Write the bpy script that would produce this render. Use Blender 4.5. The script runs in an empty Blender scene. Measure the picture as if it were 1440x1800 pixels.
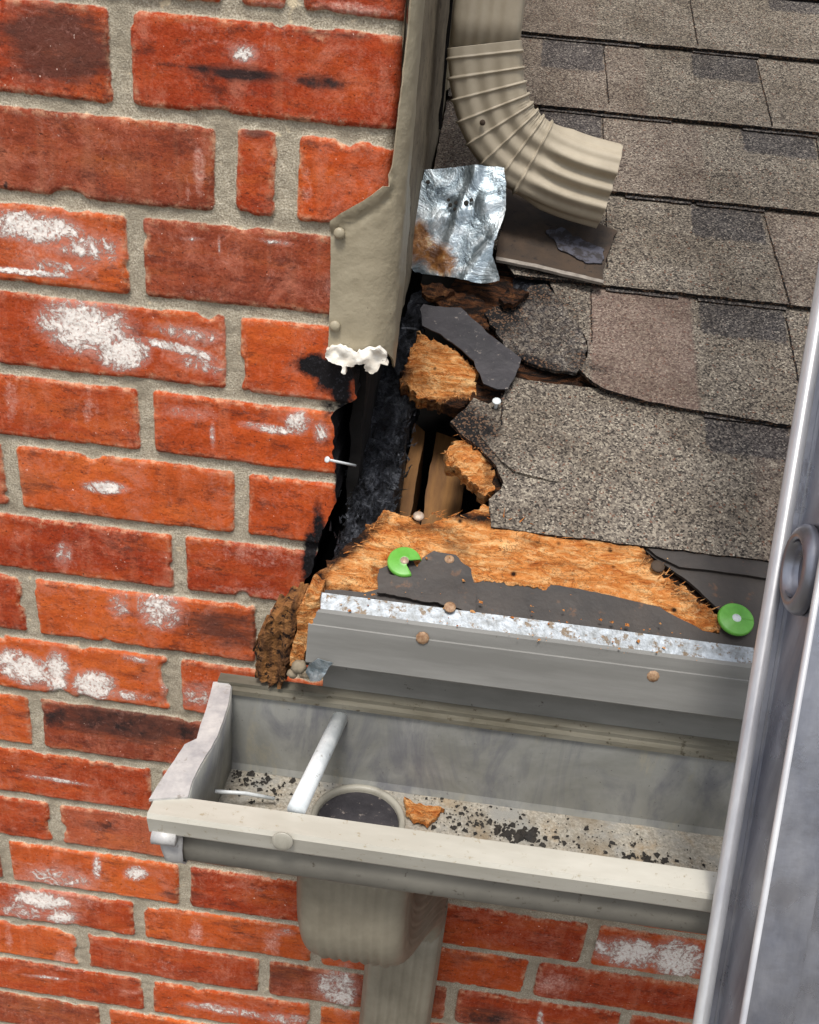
import bpy, bmesh, math, random
import numpy as np
from mathutils import Vector, Matrix
from mathutils.geometry import delaunay_2d_cdt
random.seed(7)
sc = bpy.context.scene
# ------------------------------------------------------------------ camera
W_ = (-0.05730319, 0.46845199, 0.09634633)
CAM = np.array([0.26122898, -0.68309017, -0.01170652])
FPX = 1600.0
yy, pp, rr = W_
fwd = np.array([math.sin(yy)*math.cos(pp), math.cos(yy)*math.cos(pp), -math.sin(pp)])
rt0 = np.array([math.cos(yy), -math.sin(yy), 0.0]); up0 = np.cross(rt0, fwd)
RT = math.cos(rr)*rt0 + math.sin(rr)*up0
UP = -math.sin(rr)*rt0 + math.cos(rr)*up0
cd = bpy.data.cameras.new('camera'); cam = bpy.data.objects.new('camera', cd); sc.collection.objects.link(cam)
m = Matrix(((RT[0], UP[0], -fwd[0], CAM[0]), (RT[1], UP[1], -fwd[1], CAM[1]), (RT[2], UP[2], -fwd[2], CAM[2]), (0, 0, 0, 1)))
cam.matrix_world = m
cd.sensor_fit = 'VERTICAL'; cd.sensor_height = 36.0; cd.sensor_width = 28.8; cd.lens = 36.0*FPX/1800.0
cd.clip_start = 0.02; cd.clip_end = 5000
sc.camera = cam
# ------------------------------------------------------------------ world and sun
wd = bpy.data.worlds.new('World'); sc.world = wd; wd.use_nodes = True
SUN_EL, SUN_ROT = math.radians(66), math.radians(186)   # bright overcast, light from the viewer's side and high
nt = wd.node_tree; nt.nodes.clear()
o_ = nt.nodes.new('ShaderNodeOutputWorld'); b_ = nt.nodes.new('ShaderNodeBackground'); s_ = nt.nodes.new('ShaderNodeTexSky'); h_ = nt.nodes.new('ShaderNodeHueSaturation')
s_.sky_type = 'NISHITA'; s_.sun_disc = False; s_.sun_elevation = SUN_EL; s_.sun_rotation = SUN_ROT; s_.dust_density = 3.0; s_.air_density = 1.0
h_.inputs['Saturation'].default_value = 0.35
b_.inputs['Strength'].default_value = 0.10
nt.links.new(s_.outputs[0], h_.inputs['Color']); nt.links.new(h_.outputs[0], b_.inputs[0]); nt.links.new(b_.outputs[0], o_.inputs[0])
sl = bpy.data.lights.new('sun', 'SUN'); sl.energy = 1.5; sl.angle = math.radians(14); sl.color = (1.0, 0.96, 0.9)
so = bpy.data.objects.new('sun', sl); sc.collection.objects.link(so)
sd = Vector((math.sin(SUN_ROT)*math.cos(SUN_EL), math.cos(SUN_ROT)*math.cos(SUN_EL), math.sin(SUN_EL)))
so.rotation_euler = sd.to_track_quat('Z', 'Y').to_euler()
sc.view_settings.view_transform = 'Standard'; sc.view_settings.look = 'None'; sc.view_settings.gamma = 1.0
sc.view_settings.exposure = 1.0
sc.cycles.max_bounces = 6

# ------------------------------------------------------------------ geometry helpers
class Frame:
    """a real plane in the place: origin O, in-plane axes A and B, normal N"""
    def __init__(s, O, A, B, N=None):
        s.O = np.array(O, float); s.A = np.array(A, float)/np.linalg.norm(A); s.B = np.array(B, float)/np.linalg.norm(B)
        s.N = np.cross(s.A, s.B) if N is None else np.array(N, float); s.N = s.N/np.linalg.norm(s.N)
    def at(s, a, b, h=0.0):
        return s.O + np.multiply.outer(a, s.A) + np.multiply.outer(b, s.B) + np.multiply.outer(h, s.N)
    def px(s, x, y, h=0.0):
        d = fwd*FPX + RT*(x-720) - UP*(y-900); O = s.O + s.N*h
        t = ((O-CAM)@s.N)/(d@s.N); q = CAM + t*d - s.O
        return (float(q@s.A), float(q@s.B))
    def poly(s, pts, h=0.0): return [s.px(x, y, h) for x, y in pts]
    def P(s, x, y, h=0.0):
        a, b = s.px(x, y, h); return s.at(a, b, h)
SL = math.radians(29)
WALL = Frame((0, 0, 0), (1, 0, 0), (0, 0, 1))                      # normal -Y
ROOF = Frame((0, -0.02+0.006*math.sin(SL), -0.3545-0.006*math.cos(SL)), (1, 0, 0), (0, math.cos(SL), math.sin(SL)))
def FY(y): return Frame((0, y, 0), (1, 0, 0), (0, 0, 1))
def FZ(z): return Frame((0, 0, z), (1, 0, 0), (0, 1, 0))
def FX(x): return Frame((x, 0, 0), (0, 1, 0), (0, 0, 1))
def topx(P):
    P = np.asarray(P, float); d = P-CAM; z = d@fwd
    return 720+FPX*(d@RT)/z, 900-FPX*(d@UP)/z

def _h(ix, iy, iz, seed):
    n = (ix.astype(np.int64)*374761393 + iy.astype(np.int64)*668265263 + iz.astype(np.int64)*2147483647 + seed*974634777) & 0xffffffff
    n = ((n ^ (n >> 13))*1274126177) & 0xffffffff
    n = n ^ (n >> 16)
    return (n & 0xffff)/65535.0
def noise(x, y, z=0.0, scale=1.0, seed=0, octaves=1, rough=0.5):
    x = np.asarray(x, float)*scale; y = np.asarray(y, float)*scale; z = np.zeros_like(x)+np.asarray(z, float)*scale
    tot = 0; amp = 1; nrm = 0
    for o in range(octaves):
        fx, fy, fz = np.floor(x), np.floor(y), np.floor(z)
        ux, uy, uz = x-fx, y-fy, z-fz
        ux, uy, uz = [u*u*(3-2*u) for u in (ux, uy, uz)]
        v = 0
        for i in (0, 1):
            for j in (0, 1):
                for k in (0, 1):
                    wgt = (ux if i else 1-ux)*(uy if j else 1-uy)*(uz if k else 1-uz)
                    v = v + wgt*_h(fx+i, fy+j, fz+k, seed+o*17)
        tot = tot + amp*(v*2-1); nrm += amp; amp *= rough; x = x*2.03; y = y*2.03; z = z*2.03
    return tot/nrm

LOC = {}
def link(o, parent=None, loc=(0, 0, 0)):
    sc.collection.objects.link(o)
    loc = np.array(loc, float); LOC[o.name] = loc
    if parent is not None:
        o.parent = parent; o.location = Vector(loc-LOC[parent.name])
    else: o.location = Vector(loc)
    return o
def tag(o, label=None, cat=None, group=None, kind=None):
    for k, v in (('label', label), ('category', cat), ('group', group), ('kind', kind)):
        if v: o[k] = v
    return o
def thing(name, loc, label, cat, group=None, kind=None):
    o = bpy.data.objects.new(name, None); o.empty_display_size = 0.05
    link(o, None, loc); return tag(o, label, cat, group, kind)
def mesh(name, V, Fc, mat, parent=None, attrs=None, smooth=True, loc=None, recalc=True):
    V = np.asarray(V, float)
    if loc is None: loc = LOC[parent.name] if parent is not None else V.mean(0)
    me = bpy.data.meshes.new(name)
    me.from_pydata((V-np.array(loc)).tolist(), [], [list(map(int, f)) for f in Fc]); me.update()
    mats = mat if isinstance(mat, (list, tuple)) else [mat]
    for mm in mats: me.materials.append(mm)
    if attrs:
        for k, a in attrs.items():
            at = me.attributes.new(k, 'FLOAT', 'POINT'); at.data.foreach_set('value', np.asarray(a, dtype=np.float32))
    if recalc:
        bm = bmesh.new(); bm.from_mesh(me); bmesh.ops.recalc_face_normals(bm, faces=bm.faces); bm.to_mesh(me); bm.free()
    if smooth: me.polygons.foreach_set('use_smooth', [True]*len(me.polygons))
    o = bpy.data.objects.new(name, me); link(o, parent, loc); return o
class MB:
    def __init__(s): s.V = []; s.F = []
    def add(s, V, Fc):
        n = len(s.V); s.V += [list(map(float, v)) for v in V]; s.F += [[i+n for i in f] for f in Fc]; return s
    def box(s, c, d, R=None, bev=0.0):
        dx, dy, dz = [k/2 for k in d]
        if bev <= 0:
            v = np.array([[sx*dx, sy*dy, sz*dz] for sx in (-1, 1) for sy in (-1, 1) for sz in (-1, 1)])
            f = [(0, 1, 3, 2), (4, 6, 7, 5), (0, 4, 5, 1), (2, 3, 7, 6), (0, 2, 6, 4), (1, 5, 7, 3)]
        else:
            bm = bmesh.new(); bmesh.ops.create_cube(bm, size=1.0)
            for q in bm.verts: q.co = Vector((q.co.x*2*dx, q.co.y*2*dy, q.co.z*2*dz))
            bmesh.ops.bevel(bm, geom=list(bm.edges), offset=bev, segments=2, affect='EDGES')
            bm.verts.index_update()
            v = np.array([list(q.co) for q in bm.verts]); f = [[q.index for q in fc.verts] for fc in bm.faces]; bm.free()
        if R is not None: v = v@np.array(R).T
        return s.add(v+np.array(c), f)
    def tube(s, pts, r, n=16, cap=True):
        pts = np.array(pts, float); r = np.broadcast_to(r, (len(pts),)); V = []
        t0 = pts[1]-pts[0]; ref = np.array([0, 0, 1.0]) if abs(t0[2]) < 0.9*np.linalg.norm(t0) else np.array([1.0, 0, 0])
        for i, p in enumerate(pts):
            t = pts[min(i+1, len(pts)-1)]-pts[max(i-1, 0)]; t = t/np.linalg.norm(t)
            a = np.cross(t, ref); a /= np.linalg.norm(a); b = np.cross(t, a)
            for k in range(n):
                th = 2*math.pi*k/n; V.append(p+r[i]*(math.cos(th)*a+math.sin(th)*b))
        F = [(i*n+k, i*n+(k+1) % n, (i+1)*n+(k+1) % n, (i+1)*n+k) for i in range(len(pts)-1) for k in range(n)]
        if cap: F += [tuple(range(n))[::-1], tuple((len(pts)-1)*n+k for k in range(n))]
        return s.add(V, F)
    def disc(s, c, nrm, r, th, n=24, dome=0.0):
        c = np.array(c, float); N = np.array(nrm, float); N /= np.linalg.norm(N)
        prof = [(1.0, 0), (1.0, th*0.7), (0.93, th), (0.55, th+dome*0.7), (0.18, th+dome)]
        a = np.cross(N, [0.3, 0.2, 1.0]); a /= np.linalg.norm(a); b = np.cross(N, a); V = []
        for q, h in prof:
            for k in range(n):
                t = 2*math.pi*k/n; V.append(c+N*h+r*q*(math.cos(t)*a+math.sin(t)*b))
        F = [(i*n+k, i*n+(k+1) % n, (i+1)*n+(k+1) % n, (i+1)*n+k) for i in range(len(prof)-1) for k in range(n)]
        F += [tuple((len(prof)-1)*n+k for k in range(n)), tuple(range(n))[::-1]]
        return s.add(V, F)
    def build(s, name, mat, parent=None, smooth=False, **k): return mesh(name, s.V, s.F, mat, parent, smooth=smooth, **k)

def rough(poly, step=0.004, amp=0.001, seed=0, closed=True):
    out = []; n = len(poly)
    for i in range(n if closed else n-1):
        p = np.array(poly[i]); q = np.array(poly[(i+1) % n]); L = np.linalg.norm(q-p); k = max(1, int(L/step))
        for j in range(k): out.append(p+(q-p)*j/k)
    out = np.array(out)
    if amp > 0:
        c = noise(out[:, 0], out[:, 1], 0.3, 1/(step*2.5), seed, 2); d = noise(out[:, 0], out[:, 1], 5.7, 1/(step*2.5), seed+5, 2)
        out = out+amp*np.stack([c, d], 1)*1.6
    return out
def inside(poly, x, y):
    poly = np.array(poly); c = np.zeros(x.shape, bool); n = len(poly); j = n-1
    for i in range(n):
        xi, yi = poly[i]; xj, yj = poly[j]
        with np.errstate(divide='ignore', invalid='ignore'):
            t = ((yi > y) != (yj > y)) & (x < (xj-xi)*(y-yi)/(yj-yi+1e-15)+xi)
        c ^= t; j = i
    return c
def sheet(name, frame, poly, mat, parent=None, rim_attr=None, th=0.003, step=0.008, hf=None, amp=0.0, seed=0, attrs=None, ustep=None, smooth=True, thf=None):
    """solid slab over a 2-D outline in a frame; hf(a,b) gives the height of its top face"""
    bd = rough(poly, ustep or step*0.6, amp, seed)
    lo, hi = bd.min(0), bd.max(0)
    gx, gy = np.meshgrid(np.arange(lo[0]+step*.5, hi[0], step), np.arange(lo[1]+step*.5, hi[1], step))
    gx = gx.ravel()+np.random.RandomState(seed).uniform(-.25, .25, gx.size)*step; gy = gy.ravel()+np.random.RandomState(seed+1).uniform(-.25, .25, gy.size)*step
    k = inside(bd, gx, gy); gx, gy = gx[k], gy[k]
    if len(gx):
        keep = np.ones(len(gx), bool)
        for i0 in range(0, len(gx), 4000):
            dd = np.min((gx[i0:i0+4000, None]-bd[None, :, 0])**2+(gy[i0:i0+4000, None]-bd[None, :, 1])**2, 1); keep[i0:i0+4000] = dd > (0.3*step)**2
        gx, gy = gx[keep], gy[keep]
    pts = [Vector((float(x), float(y))) for x, y in bd]+[Vector((float(x), float(y))) for x, y in zip(gx, gy)]
    nb = len(bd)
    vo, eo, fo, _, _, _ = delaunay_2d_cdt(pts, [], [list(range(nb))], 1, 1e-7)
    v2 = np.array([[p.x, p.y] for p in vo]); fo = [list(f) for f in fo]
    h = hf(v2[:, 0], v2[:, 1]) if hf else np.zeros(len(v2))
    top = frame.at(v2[:, 0], v2[:, 1], h)
    tt = thf(v2[:, 0], v2[:, 1]) if thf else th
    bot = frame.at(v2[:, 0], v2[:, 1], h-tt); n = len(v2)
    F = fo+[[i+n for i in f[::-1]] for f in fo]
    cnt = {}
    for f in fo:
        for i in range(len(f)): e = (f[i], f[(i+1) % len(f)]); cnt[e] = 1
    # side strip gets its own vertices so that the rim stays crisp
    V = [top, bot]; ex = []; rim = [e for e in cnt if (e[1], e[0]) not in cnt]; mp = {}
    for a, b in rim:
        for q in (a, b):
            if q not in mp: mp[q] = 2*n+len(ex); ex += [top[q], bot[q]]
    for a, b in rim: F.append([mp[b], mp[a], mp[a]+1, mp[b]+1])
    V = np.concatenate([top, bot, np.array(ex)]) if ex else np.concatenate([top, bot])
    at = {}
    for k2, fn in (attrs or {}).items():
        a = fn(v2[:, 0], v2[:, 1])+np.zeros(n); e2 = []
        inv = sorted(mp, key=lambda q: mp[q])
        for q in inv: e2 += [a[q], a[q]] if not (rim_attr and k2 in rim_attr) else [rim_attr[k2], rim_attr[k2]]
        at[k2] = np.concatenate([a, a, e2])
    o = mesh(name, V, F, mat, parent, at, smooth=smooth, recalc=False)
    # normals: make top face point along +N
    me = o.data; me.update()
    nz = np.mean([np.dot(me.polygons[i].normal, frame.N) for i in range(min(20, len(fo)))])
    if nz < 0: me.flip_normals()
    return o

# ------------------------------------------------------------------ material helper
def lin(c):
    return tuple(((v/255.0)/12.92 if v/255.0 <= 0.04045 else ((v/255.0+0.055)/1.055)**2.4) for v in c)
class MT:
    def __init__(s, name, rough=0.8, metal=0.0, spec=0.5):
        s.m = bpy.data.materials.new(name); s.m.use_nodes = True; s.t = s.m.node_tree; s.N = s.t.nodes; s.L = s.t.links
        s.p = s.N['Principled BSDF']; s.p.inputs['Roughness'].default_value = rough; s.p.inputs['Metallic'].default_value = metal; s.p.inputs['Specular IOR Level'].default_value = spec
        s.tc = s.N.new('ShaderNodeTexCoord')
    def set(s, i, v):
        if hasattr(v, 'bl_idname') or isinstance(v, bpy.types.NodeSocket): s.L.new(v, i)
        else: i.default_value = v
    def map(s, sc_=(1, 1, 1), rot=(0, 0, 0), loc=(0, 0, 0)):
        n = s.N.new('ShaderNodeMapping'); n.inputs['Scale'].default_value = sc_; n.inputs['Rotation'].default_value = rot; n.inputs['Location'].default_value = loc
        s.L.new(s.tc.outputs['Object'], n.inputs[0]); return n.outputs[0]
    def noise(s, scale, det=4, rgh=0.6, vec=None, dist=0.0, col=False):
        n = s.N.new('ShaderNodeTexNoise'); n.inputs['Scale'].default_value = scale; n.inputs['Detail'].default_value = det; n.inputs['Roughness'].default_value = rgh; n.inputs['Distortion'].default_value = dist
        s.L.new(vec if vec is not None else s.tc.outputs['Object'], n.inputs['Vector']); return n.outputs[1 if col else 0]
    def vor(s, scale, vec=None, feat='F1', out=0):
        n = s.N.new('ShaderNodeTexVoronoi'); n.feature = feat; n.inputs['Scale'].default_value = scale
        s.L.new(vec if vec is not None else s.tc.outputs['Object'], n.inputs['Vector']); return n.outputs[out]
    def attr(s, name):
        n = s.N.new('ShaderNodeAttribute'); n.attribute_name = name; return n.outputs['Fac']
    def ramp(s, fac, stops, interp='LINEAR'):
        n = s.N.new('ShaderNodeValToRGB'); n.color_ramp.interpolation = interp; e = n.color_ramp.elements
        while len(e) < len(stops): e.new(0.5)
        for i, (p, c) in enumerate(stops):
            e[i].position = p; c = (c, c, c) if isinstance(c, (int, float)) else c; e[i].color = (*c, 1)
        s.L.new(fac, n.inputs[0]); return n.outputs[0]
    def mix(s, f, a, b, mode='MIX'):
        n = s.N.new('ShaderNodeMix'); n.data_type = 'RGBA'; n.blend_type = mode; n.clamp_factor = True
        for i, v in ((0, f), (6, a), (7, b)):
            if isinstance(v, (tuple, list)) and len(v) == 3: v = (*v, 1)
            s.set(n.inputs[i], v)
        return n.outputs[2]
    def math(s, op, a, b=0.0, c=None, clamp=False):
        n = s.N.new('ShaderNodeMath'); n.operation = op; n.use_clamp = clamp; s.set(n.inputs[0], a); s.set(n.inputs[1], b)
        if c is not None: s.set(n.inputs[2], c)
        return n.outputs[0]
    def mr(s, v, a, b, c=0.0, d=1.0):
        n = s.N.new('ShaderNodeMapRange'); n.clamp = True; s.set(n.inputs[0], v)
        for i, q in zip((1, 2, 3, 4), (a, b, c, d)): n.inputs[i].default_value = q
        return n.outputs[0]
    def bump(s, h, st=0.5, dist=0.001, nrm=None):
        n = s.N.new('ShaderNodeBump'); n.inputs['Strength'].default_value = st; n.inputs['Distance'].default_value = dist; s.L.new(h, n.inputs['Height'])
        if nrm is not None: s.L.new(nrm, n.inputs['Normal'])
        return n.outputs[0]
    def fin(s, col=None, nrm=None, rgh=None, metal=None):
        if col is not None: s.set(s.p.inputs['Base Color'], (*col, 1) if isinstance(col, tuple) and len(col) == 3 else col)
        if nrm is not None: s.L.new(nrm, s.p.inputs['Normal'])
        if rgh is not None: s.set(s.p.inputs['Roughness'], rgh)
        if metal is not None: s.set(s.p.inputs['Metallic'], metal)
        return s.m

# brick wall: sdf > 0 on brick, < 0 on mortar
def mat_brick():
    s = MT('brick_and_mortar', 0.85, spec=0.25)
    sdf = s.attr('sdf'); tint = s.attr('tint'); white = s.attr('white'); dark = s.attr('dark'); pink = s.attr('pink'); brown = s.attr('brown'); soot = s.attr('soot')
    fine = s.noise(420, 5, 0.7); mid = s.noise(70, 5, 0.65); big = s.noise(16, 4, 0.6, vec=s.map((0.5, 1, 1.6)))
    streak = s.noise(60, 5, 0.7, vec=s.map((0.25, 1, 1.3))); vst = s.noise(45, 4, 0.6, vec=s.map((1.6, 1, 0.18)))
    edge = s.math('ADD', sdf, s.math('MULTIPLY', s.math('SUBTRACT', s.noise(150, 4, 0.7), 0.5), 0.0026))
    isb = s.mr(edge, -0.0004, 0.0006)
    c = s.ramp(big, [(0.36, lin((134, 48, 16))), (0.5, lin((178, 72, 24))), (0.62, lin((202, 102, 44)))])
    c = s.mix(s.math('MULTIPLY', s.mr(streak, 0.46, 0.66), 0.8), c, lin((132, 46, 20)))
    c = s.mix(s.math('MULTIPLY', s.mr(vst, 0.52, 0.66), 0.5), c, lin((198, 124, 92)))
    c = s.mix(s.math('MULTIPLY', s.mr(fine, 0.5, 0.72), 0.5), c, lin((200, 112, 76)))
    c = s.mix(s.math('MULTIPLY', s.mr(fine, 0.46, 0.34), 0.65), c, lin((96, 36, 20)))
    tc_ = s.ramp(tint, [(0.0, lin((104, 58, 46))), (0.18, lin((160, 60, 26))), (0.36, lin((200, 92, 36))), (0.52, lin((150, 48, 20))), (0.68, lin((190, 78, 26))), (0.84, lin((166, 92, 66)))], 'CONSTANT')
    c = s.mix(0.5, c, tc_)
    pores = s.mr(s.noise(330, 3, 0.6), 0.345, 0.30); c = s.mix(s.math('MULTIPLY', pores, 0.85), c, lin((52, 22, 16)))
    pc = s.mr(s.noise(150, 3, 0.7), 0.33, 0.29); c = s.mix(s.math('MULTIPLY', pc, 0.7), c, lin((64, 28, 20)))
    # pale bloom next to joints
    nearj = s.mr(sdf, 0.006, 0.0005); pat = s.mr(s.noise(85, 5, 0.75), 0.47, 0.66)
    c = s.mix(s.math('MULTIPLY', s.math('MULTIPLY', nearj, pat), 0.75), c, lin((226, 186, 150)))
    c = s.mix(s.math('MULTIPLY', s.mr(s.noise(26, 8, 0.85, dist=0.5), 0.5, 0.66), 0.7), c, lin((190, 116, 92)))
    c = s.mix(s.math('MULTIPLY', s.mr(s.noise(38, 8, 0.85, vec=s.map((0.6, 1, 1.4))), 0.52, 0.62), 0.75), c, lin((84, 38, 28)))
    # dark flashes in the clay
    dk = s.mr(s.math('ADD', brown, s.math('MULTIPLY', s.math('SUBTRACT', streak, 0.5), 1.3)), 0.35, 0.85)
    c = s.mix(s.math('MULTIPLY', dk, 0.85), c, lin((78, 48, 40)))
    dk2 = s.mr(s.math('ADD', dark, s.math('MULTIPLY', s.math('SUBTRACT', mid, 0.5), 1.6)), 0.42, 0.75)
    c = s.mix(s.math('MULTIPLY', dk2, 0.9), c, lin((38, 30, 30)))
    pk = s.math('MULTIPLY', s.mr(s.math('ADD', pink, s.math('MULTIPLY', s.math('SUBTRACT', s.noise(120, 5, 0.75), 0.5), 1.4)), 0.35, 0.95), 0.75)
    c = s.mix(pk, c, s.mix(s.mr(fine, 0.42, 0.6), lin((196, 128, 112)), lin((236, 196, 180))))
    sp = s.mr(s.noise(230, 3, 0.6), 0.70, 0.74)
    c = s.mix(s.math('MULTIPLY', sp, 0.8), c, lin((235, 205, 190)))
    wn = s.noise(62, 10, 0.82, dist=1.2); wn2 = s.noise(260, 5, 0.8, dist=0.8)
    wsum = s.math('ADD', s.math('MULTIPLY', s.math('SUBTRACT', wn, 0.5), 3.4), s.math('MULTIPLY', s.math('SUBTRACT', wn2, 0.5), 1.5))
    wh = s.mr(s.math('ADD', white, s.math('MULTIPLY', wsum, s.mr(white, 0.02, 0.35))), 0.36, 0.64)
    wh = s.math('MAXIMUM', wh, s.math('MULTIPLY', s.mr(s.noise(48, 10, 0.85, dist=1.0), 0.635, 0.70), s.mr(wn2, 0.44, 0.56)))
    wh = s.math('MULTIPLY', wh, s.mr(s.noise(300, 4, 0.75), 0.36, 0.46, 0.25, 1.0))
    halo = s.math('MULTIPLY', s.mr(s.math('ADD', white, s.math('MULTIPLY', wsum, 0.35)), 0.05, 0.5), 0.65)
    c = s.mix(halo, c, lin((206, 150, 136)))
    c = s.mix(wh, c, s.mix(s.mr(fine, 0.4, 0.7), lin((236, 224, 214)), lin((255, 252, 246))))
    # mortar
    sand = s.noise(700, 3, 0.7)
    mo = s.ramp(sand, [(0.32, lin((132, 122, 106))), (0.5, lin((172, 162, 142))), (0.68, lin((206, 197, 178)))])
    mo = s.mix(s.mr(s.noise(25, 5, 0.7), 0.45, 0.7), mo, lin((144, 134, 116)))
    mo = s.mix(s.mr(s.noise(60, 3, 0.6), 0.66, 0.72), mo, lin((206, 190, 160)))
    col = s.mix(isb, mo, c)
    sn = s.mr(s.math('ADD', soot, s.math('MULTIPLY', s.math('SUBTRACT', s.noise(110, 5, 0.7), 0.5), 1.2)), 0.3, 0.75)
    col = s.mix(sn, col, s.mix(s.mr(fine, 0.55, 0.75), (0.006, 0.005, 0.006), (0.05, 0.05, 0.06)))
    h = s.math('ADD', s.math('MULTIPLY', s.mix(isb, sand, s.math('ADD', s.math('MULTIPLY', fine, 0.6), mid)), 1.0), s.math('MULTIPLY', wh, 0.5))
    return s.fin(col, s.bump(h, 0.9, 0.0014))
def mat_granule():
    s = MT('shingle_granules', 0.92, spec=0.2)
    cellc = s.vor(660, out=1); sep = s.N.new('ShaderNodeSeparateColor'); s.L.new(cellc, sep.inputs[0])
    dk = s.attr('dk'); red = s.attr('red'); char = s.attr('char')
    r = s.ramp(sep.outputs[0], [(0.0, lin((58, 54, 50))), (0.14, lin((88, 81, 74))), (0.34, lin((112, 104, 95))), (0.60, lin((130, 121, 109))), (0.80, lin((150, 141, 127))), (0.95, lin((174, 165, 150))), (0.975, lin((112, 84, 70)))], 'CONSTANT')
    r = s.mix(s.math('MULTIPLY', red, 0.5), r, s.mix(sep.outputs[1], lin((92, 68, 62)), lin((138, 112, 102))))
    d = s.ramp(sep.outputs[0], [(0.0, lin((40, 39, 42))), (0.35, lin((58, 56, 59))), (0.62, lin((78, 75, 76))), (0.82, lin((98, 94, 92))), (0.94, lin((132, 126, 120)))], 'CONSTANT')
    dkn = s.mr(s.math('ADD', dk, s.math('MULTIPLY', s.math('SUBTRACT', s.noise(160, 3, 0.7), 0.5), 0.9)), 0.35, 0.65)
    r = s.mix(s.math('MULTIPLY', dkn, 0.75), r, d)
    w = s.mr(s.noise(14, 5, 0.65), 0.4, 0.62, 0.82, 1.08)
    r = s.mix(1.0, r, s.mix(s.mr(s.noise(14, 5, 0.65), 0.4, 0.62), (0.72, 0.70, 0.68), (1, 1, 1)), 'MULTIPLY')
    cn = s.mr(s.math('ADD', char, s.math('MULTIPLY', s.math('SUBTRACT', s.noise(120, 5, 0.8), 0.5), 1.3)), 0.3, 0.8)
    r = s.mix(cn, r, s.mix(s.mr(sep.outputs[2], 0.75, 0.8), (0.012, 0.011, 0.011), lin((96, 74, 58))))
    nn = s.bump(s.vor(620, out=0), 0.8, 0.0012)
    return s.fin(r, s.bump(s.noise(30, 3, 0.5), 0.25, 0.002, nn))
def mat_rot():
    s = MT('rotten_orange_wood', 0.9, spec=0.2)
    v = s.map((0.3, 1.0, 1.0), (0, 0, 0.35)); char = s.attr('char')
    a = s.noise(120, 7, 0.75, vec=v, dist=0.8); b = s.noise(20, 5, 0.6); c3 = s.noise(300, 4, 0.7)
    c = s.ramp(a, [(0.30, lin((104, 52, 20))), (0.40, lin((184, 102, 44))), (0.50, lin((220, 144, 76))), (0.64, lin((248, 202, 142)))])
    c = s.mix(s.math('MULTIPLY', s.mr(b, 0.5, 0.68), 0.6), c, lin((204, 122, 56)))
    c = s.mix(s.math('MULTIPLY', s.mr(b, 0.44, 0.3), 0.6), c, lin((150, 84, 34)))
    c = s.mix(s.mr(s.noise(230, 6, 0.85), 0.60, 0.67), c, lin((64, 36, 18)))
    c = s.mix(s.math('MULTIPLY', s.mr(s.noise(170, 7, 0.85, vec=s.map((0.5, 1, 1), (0, 0, 0.5)), dist=1.0), 0.54, 0.64), 0.8), c, lin((238, 196, 142)))
    c = s.mix(s.mr(s.vor(55, out=0), 0.16, 0.07), c, lin((46, 26, 14)))
    ck = s.math('ABSOLUTE', s.math('SUBTRACT', s.noise(65, 6, 0.75, vec=s.map((0.45, 1.2, 1.0), (0, 0, 0.35)), dist=0.9), 0.5)); c = s.mix(s.math('MULTIPLY', s.mr(ck, 0.014, 0.002), 0.75), c, lin((70, 38, 18)))
    cn = s.mr(s.math('ADD', char, s.math('MULTIPLY', s.math('SUBTRACT', s.noise(90, 5, 0.8), 0.5), 1.1)), 0.3, 0.9)
    c = s.mix(cn, c, s.mix(s.mr(a, 0.45, 0.6), lin((26, 18, 14)), lin((92, 56, 32))))
    return s.fin(c, s.bump(s.math('ADD', s.math('MULTIPLY', a, 1.2), s.math('MULTIPLY', c3, 0.8)), 1.0, 0.005))
def mat_char():
    s = MT('charred_wood', 0.5, spec=0.55)
    v0 = s.map((1.3, 0.7, 0.7)); wv = s.N.new('ShaderNodeVectorMath'); wv.operation = 'MULTIPLY_ADD'; s.L.new(s.noise(45, 5, 0.7, col=True), wv.inputs[0]); wv.inputs[1].default_value = (0.035, 0.035, 0.035); s.L.new(v0, wv.inputs[2])
    v = wv.outputs[0]; cr = s.vor(75, vec=v, feat='DISTANCE_TO_EDGE'); n1 = s.noise(62, 9, 0.82, vec=s.map((1.3, 0.8, 0.8)), dist=0.5)
    c = s.ramp(n1, [(0.40, (0.002, 0.002, 0.002)), (0.47, (0.012, 0.0125, 0.016)), (0.54, (0.042, 0.046, 0.058)), (0.66, (0.17, 0.18, 0.20))])
    c = s.mix(s.math('MULTIPLY', s.mr(cr, 0.05, 0.0), 0.6), c, (0.002, 0.002, 0.002))
    c = s.mix(s.mr(s.noise(75, 6, 0.75, vec=s.map((0.5, 1.6, 1.6))), 0.615, 0.66), c, (0.26, 0.27, 0.30))
    h = s.math('ADD', s.math('MULTIPLY', s.mr(cr, 0.0, 0.12), 0.35), s.math('MULTIPLY', n1, 1.6))
    return s.fin(c, s.bump(h, 1.0, 0.008), s.mr(n1, 0.4, 0.7, 0.28, 0.6))
def mat_plain(name, base, var, scale=40, rough=0.6, metal=0.0, spec=0.5, bump=0.3, bscale=120, dist=0.001, stretch=(1, 1, 1), dirt=None, dscale=120, dth=(0.62, 0.68), rv=0.0, bl=(0.35, 0.65)):
    s = MT(name, rough, metal, spec)
    n = s.noise(scale, 5, 0.65, vec=s.map(stretch)); c = s.mix(s.mr(n, *bl), base, var)
    if dirt is not None: c = s.mix(s.mr(s.noise(dscale, 4, 0.7), *dth), c, dirt)
    r = s.mr(s.noise(scale*1.7, 4, 0.6), 0.3, 0.7, max(0.02, rough-rv), min(1, rough+rv)) if rv else None
    return s.fin(c, s.bump(s.noise(bscale, 4, 0.6), bump, dist), r)
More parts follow.
